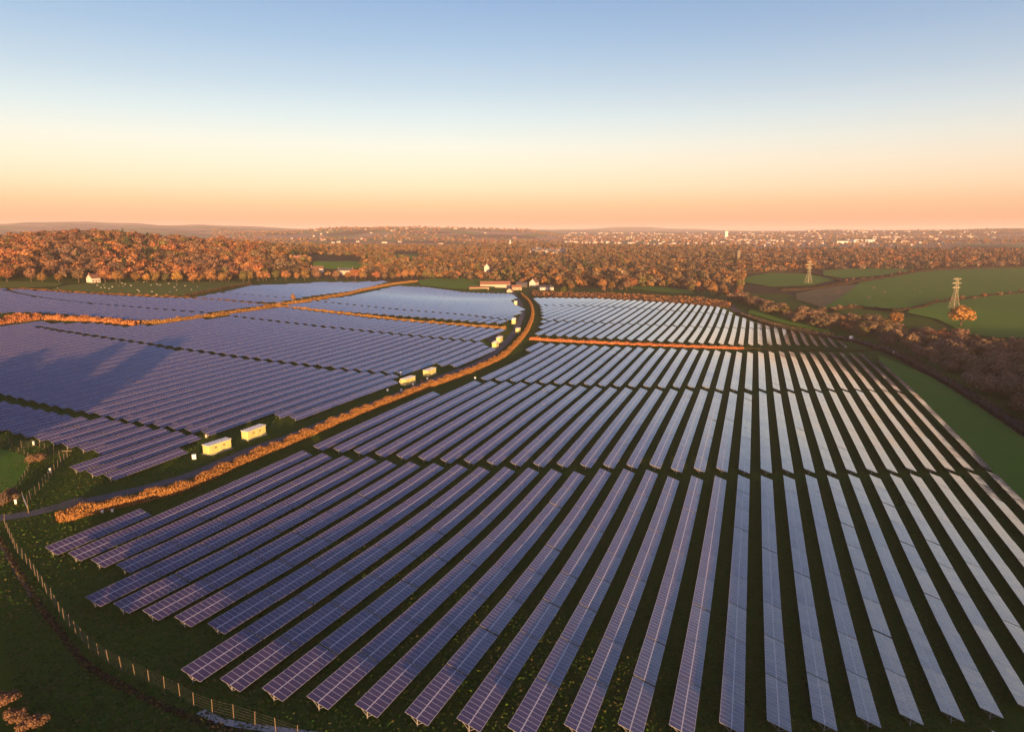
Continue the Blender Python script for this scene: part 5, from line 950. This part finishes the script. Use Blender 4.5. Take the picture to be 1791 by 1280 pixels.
house(*FB[10], R(30), 9, 16, 5, 4.2, M['brickw'], M['rust'], 'house with a bright red roof up in the left of the woods', chimneys=1)
house(*FB[11], R(0), 9, 20, 5.2, 3, M['cream'], M['slate'], 'cream house behind the middle of the central tree row', chimneys=2)
for p, lb in zip(FEAT['whites'], ['leftmost of the three white houses above the small clearing', 'middle one of the three white houses above the small clearing', 'rightmost of the three white houses above the small clearing']):
    house(*p, R(4), 9, 24, 5.4, 3.0, M['render'], M['slate'], lb, wins=5)
def big(x, y, w, l, h, rz, wall, roof, label, cat, name, ribs=8, tower=0):
    t = empty(name, (x, y, g1(x, y)), rz); tag(t, label, cat)
    b = MB(); b.box(-l/2, l/2, -w/2, w/2, -1, h); b.build('wall', wall, t)
    b = MB(); n = 3
    for k in range(n):
        x0, x1 = -l/2+l*k/n, -l/2+l*(k+1)/n; xm = (x0+x1)/2; hh = h+1.8
        b.add([(x0,-w/2-.3,h),(x1,-w/2-.3,h),(xm,-w/2-.3,hh),(x0,w/2+.3,h),(x1,w/2+.3,h),(xm,w/2+.3,hh)], [(0,1,2),(3,5,4),(0,2,5,3),(1,4,5,2)])
    b.build('roof', roof, t)
    for k in range(ribs):
        xx = -l/2+l*(k+.5)/ribs
        for z in np.arange(1.2, h-1.5, 3.2):
            b = MB(); b.box(xx-l/ribs*.3, xx+l/ribs*.3, -w/2-.06, -w/2+.02, z, z+1.5); b.build('window', M['glass'], t)
    if tower:
        b = MB(); b.box(-l/2-6, -l/2-1, -3, 3, -1, tower); b.add([(-l/2-6,-3,tower),(-l/2-1,-3,tower),(-l/2-1,3,tower),(-l/2-6,3,tower),(-l/2-3.5,0,tower+9)], [(0,1,4),(1,2,4),(2,3,4),(3,0,4)]); b.build('tower', wall, t)
def polar(px, r):
    a = math.atan((px-895.5)/1197.04); return r*math.sin(a), r*math.cos(a)
big(*polar(912, 2150), 16, 64, 9, R(4), M['render'], M['slate'], 'long pale building with a little tower on the town edge', 'hall', 'hall', 9, 17)
big(*polar(1263, 4300), 16, 18, 36, R(10), M['white'], M['slate'], 'white tower block standing above the distant town', 'tower block', 'tower_block', 4)
big(*polar(1464, 3050), 22, 62, 9, R(8), M['white'], M['slate'], 'long white factory building beyond the right wood', 'factory', 'factory', 8)
big(*polar(1499, 3250), 30, 100, 11, R(8), M['kiosk_roof'], M['slate'], 'long grey blue warehouse beyond the right wood', 'warehouse', 'warehouse', 10)
big(*polar(1542, 3350), 30, 60, 9, R(6), M['cream'], M['slate'], 'cream coloured warehouse right of the grey blue one', 'warehouse', 'warehouse', 6)
big(*polar(1135, 2250), 14, 70, 4, R(5), M['kiosk_roof'], M['slate'], 'low grey works with a shaded yard left of the far pylon', 'works', 'works', 7)
big(*polar(1255, 2350), 18, 90, 5, R(6), M['kiosk_roof'], M['slate'], 'low pale works in shade just left of the far pylon', 'works', 'works', 9)
# the town: small gabled houses
def town_mesh(k):
    b = MB(); w, l, h, rh = [(8, 11, 5.2, 3), (8, 20, 5.4, 3), (9, 14, 5, 3.4), (7, 9, 5.6, 2.6)][k]; a, c = l/2, w/2
    b.add([(-a,-c,-1.5),(a,-c,-1.5),(a,c,-1.5),(-a,c,-1.5),(-a,-c,h),(a,-c,h),(a,c,h),(-a,c,h),(-a,0,h+rh),(a,0,h+rh)], [(0,1,5,4),(2,3,7,6),(1,2,6,9,5),(3,0,4,8,7)], 0)
    o = .3
    for s in (-1, 1): b.add([(-a-o, s*(c+o), h-.1), (a+o, s*(c+o), h-.1), (a+o, 0, h+rh+.1), (-a-o, 0, h+rh+.1)], [(0,1,2,3)], 1)
    b.box(-a+.3, -a+1.1, -.4, .4, h+rh-.5, h+rh+1.2, 1)
    for x in np.arange(-a+1.5, a-1, 2.6):
        for z in (.8, 3.4): b.box(x-.5, x+.5, -c-.05, -c+.03, z, z+1.2, 2)
    return b
TM = {}
for k in range(4):
    for wn, wl in (('white', 'render'), ('cream', 'cream'), ('brick', 'brickw')): TM[(k, wn)] = town_mesh(k).mesh('house', [M[wl], M['tile'] if k % 2 else M['slate'], M['glass']])
CL = [(905, 985, 1700, 2000, 46, 'in the small estate above the farm'), (985, 1345, 2500, 5200, 150, 'in the distant town'), (1325, 1432, 2700, 3700, 26, 'at the right end of the distant town'), (1625, 1728, 4100, 5400, 34, 'in the hazy village far off on the right'), (470, 900, 2500, 4300, 40, 'dotted on the distant hillside left of the town')]
gt = np.random.default_rng(42)
for p0, p1, r0, r1, n, where in CL:
    for i in range(n):
        px = gt.uniform(p0, p1); r = gt.uniform(r0, r1)
        x, y = polar(px, r); k = int(gt.integers(0, 4)); wn = ['white', 'cream', 'brick'][int(gt.choice(3, p=[.55, .3, .15]))]
        o = link('house', TM[(k, wn)], None, (x, y, g1(x, y)), (0, 0, float(gt.normal(.2, .5)+(1.57 if gt.uniform() < .3 else 0))))
        tag(o, ('tiny '+{'white':'white walled', 'cream':'cream walled', 'brick':'red brick'}[wn]+' gabled house '+where), 'house', 'houses '+where)
gq = np.random.default_rng(8); acc = MB(); srcs = [town_mesh(k) for k in range(4)]; base = 0
for i in range(420):
    px = gq.uniform(980, 1640); r = gq.uniform(2700, 6200); x, y = polar(px, r); z = g1(x, y); s = gq.uniform(.8, 1.3)
    src = srcs[int(gq.integers(0, 4))]; a = gq.normal(.2, .5); cs, sn = math.cos(a), math.sin(a)
    V = np.vstack(src.V); W = np.c_[(V[:, 0]*cs-V[:, 1]*sn)*s+x, (V[:, 0]*sn+V[:, 1]*cs)*s+y, V[:, 2]*s+z]
    acc.V.append(W); acc.F += [[base+j for j in f] for f in src.F]; acc.M += src.M; base += len(W)
tag(acc.build('town', [M['render'], M['tile'], M['glass']]), 'pale specks of houses massed in the far part of the distant town', 'town', kind='stuff')

# ---------------------------------------------------------------- the hazy air
b = MB(); b.box(-16000, 16000, -1500, 22000, -90, 222)
m = bpy.data.materials.new('air'); m.use_nodes = True; nt = m.node_tree; nt.nodes.clear()
o_ = nt.nodes.new('ShaderNodeOutputMaterial'); v_ = nt.nodes.new('ShaderNodeVolumePrincipled')
v_.inputs['Color'].default_value = (1.0, .90, .90, 1); v_.inputs['Density'].default_value = HAZE; v_.inputs['Anisotropy'].default_value = 0.0
nt.links.new(v_.outputs[0], o_.inputs['Volume'])
if HAZE > 0: tag(b.build('haze', m), 'thin evening haze over the whole valley', 'haze', kind='stuff')
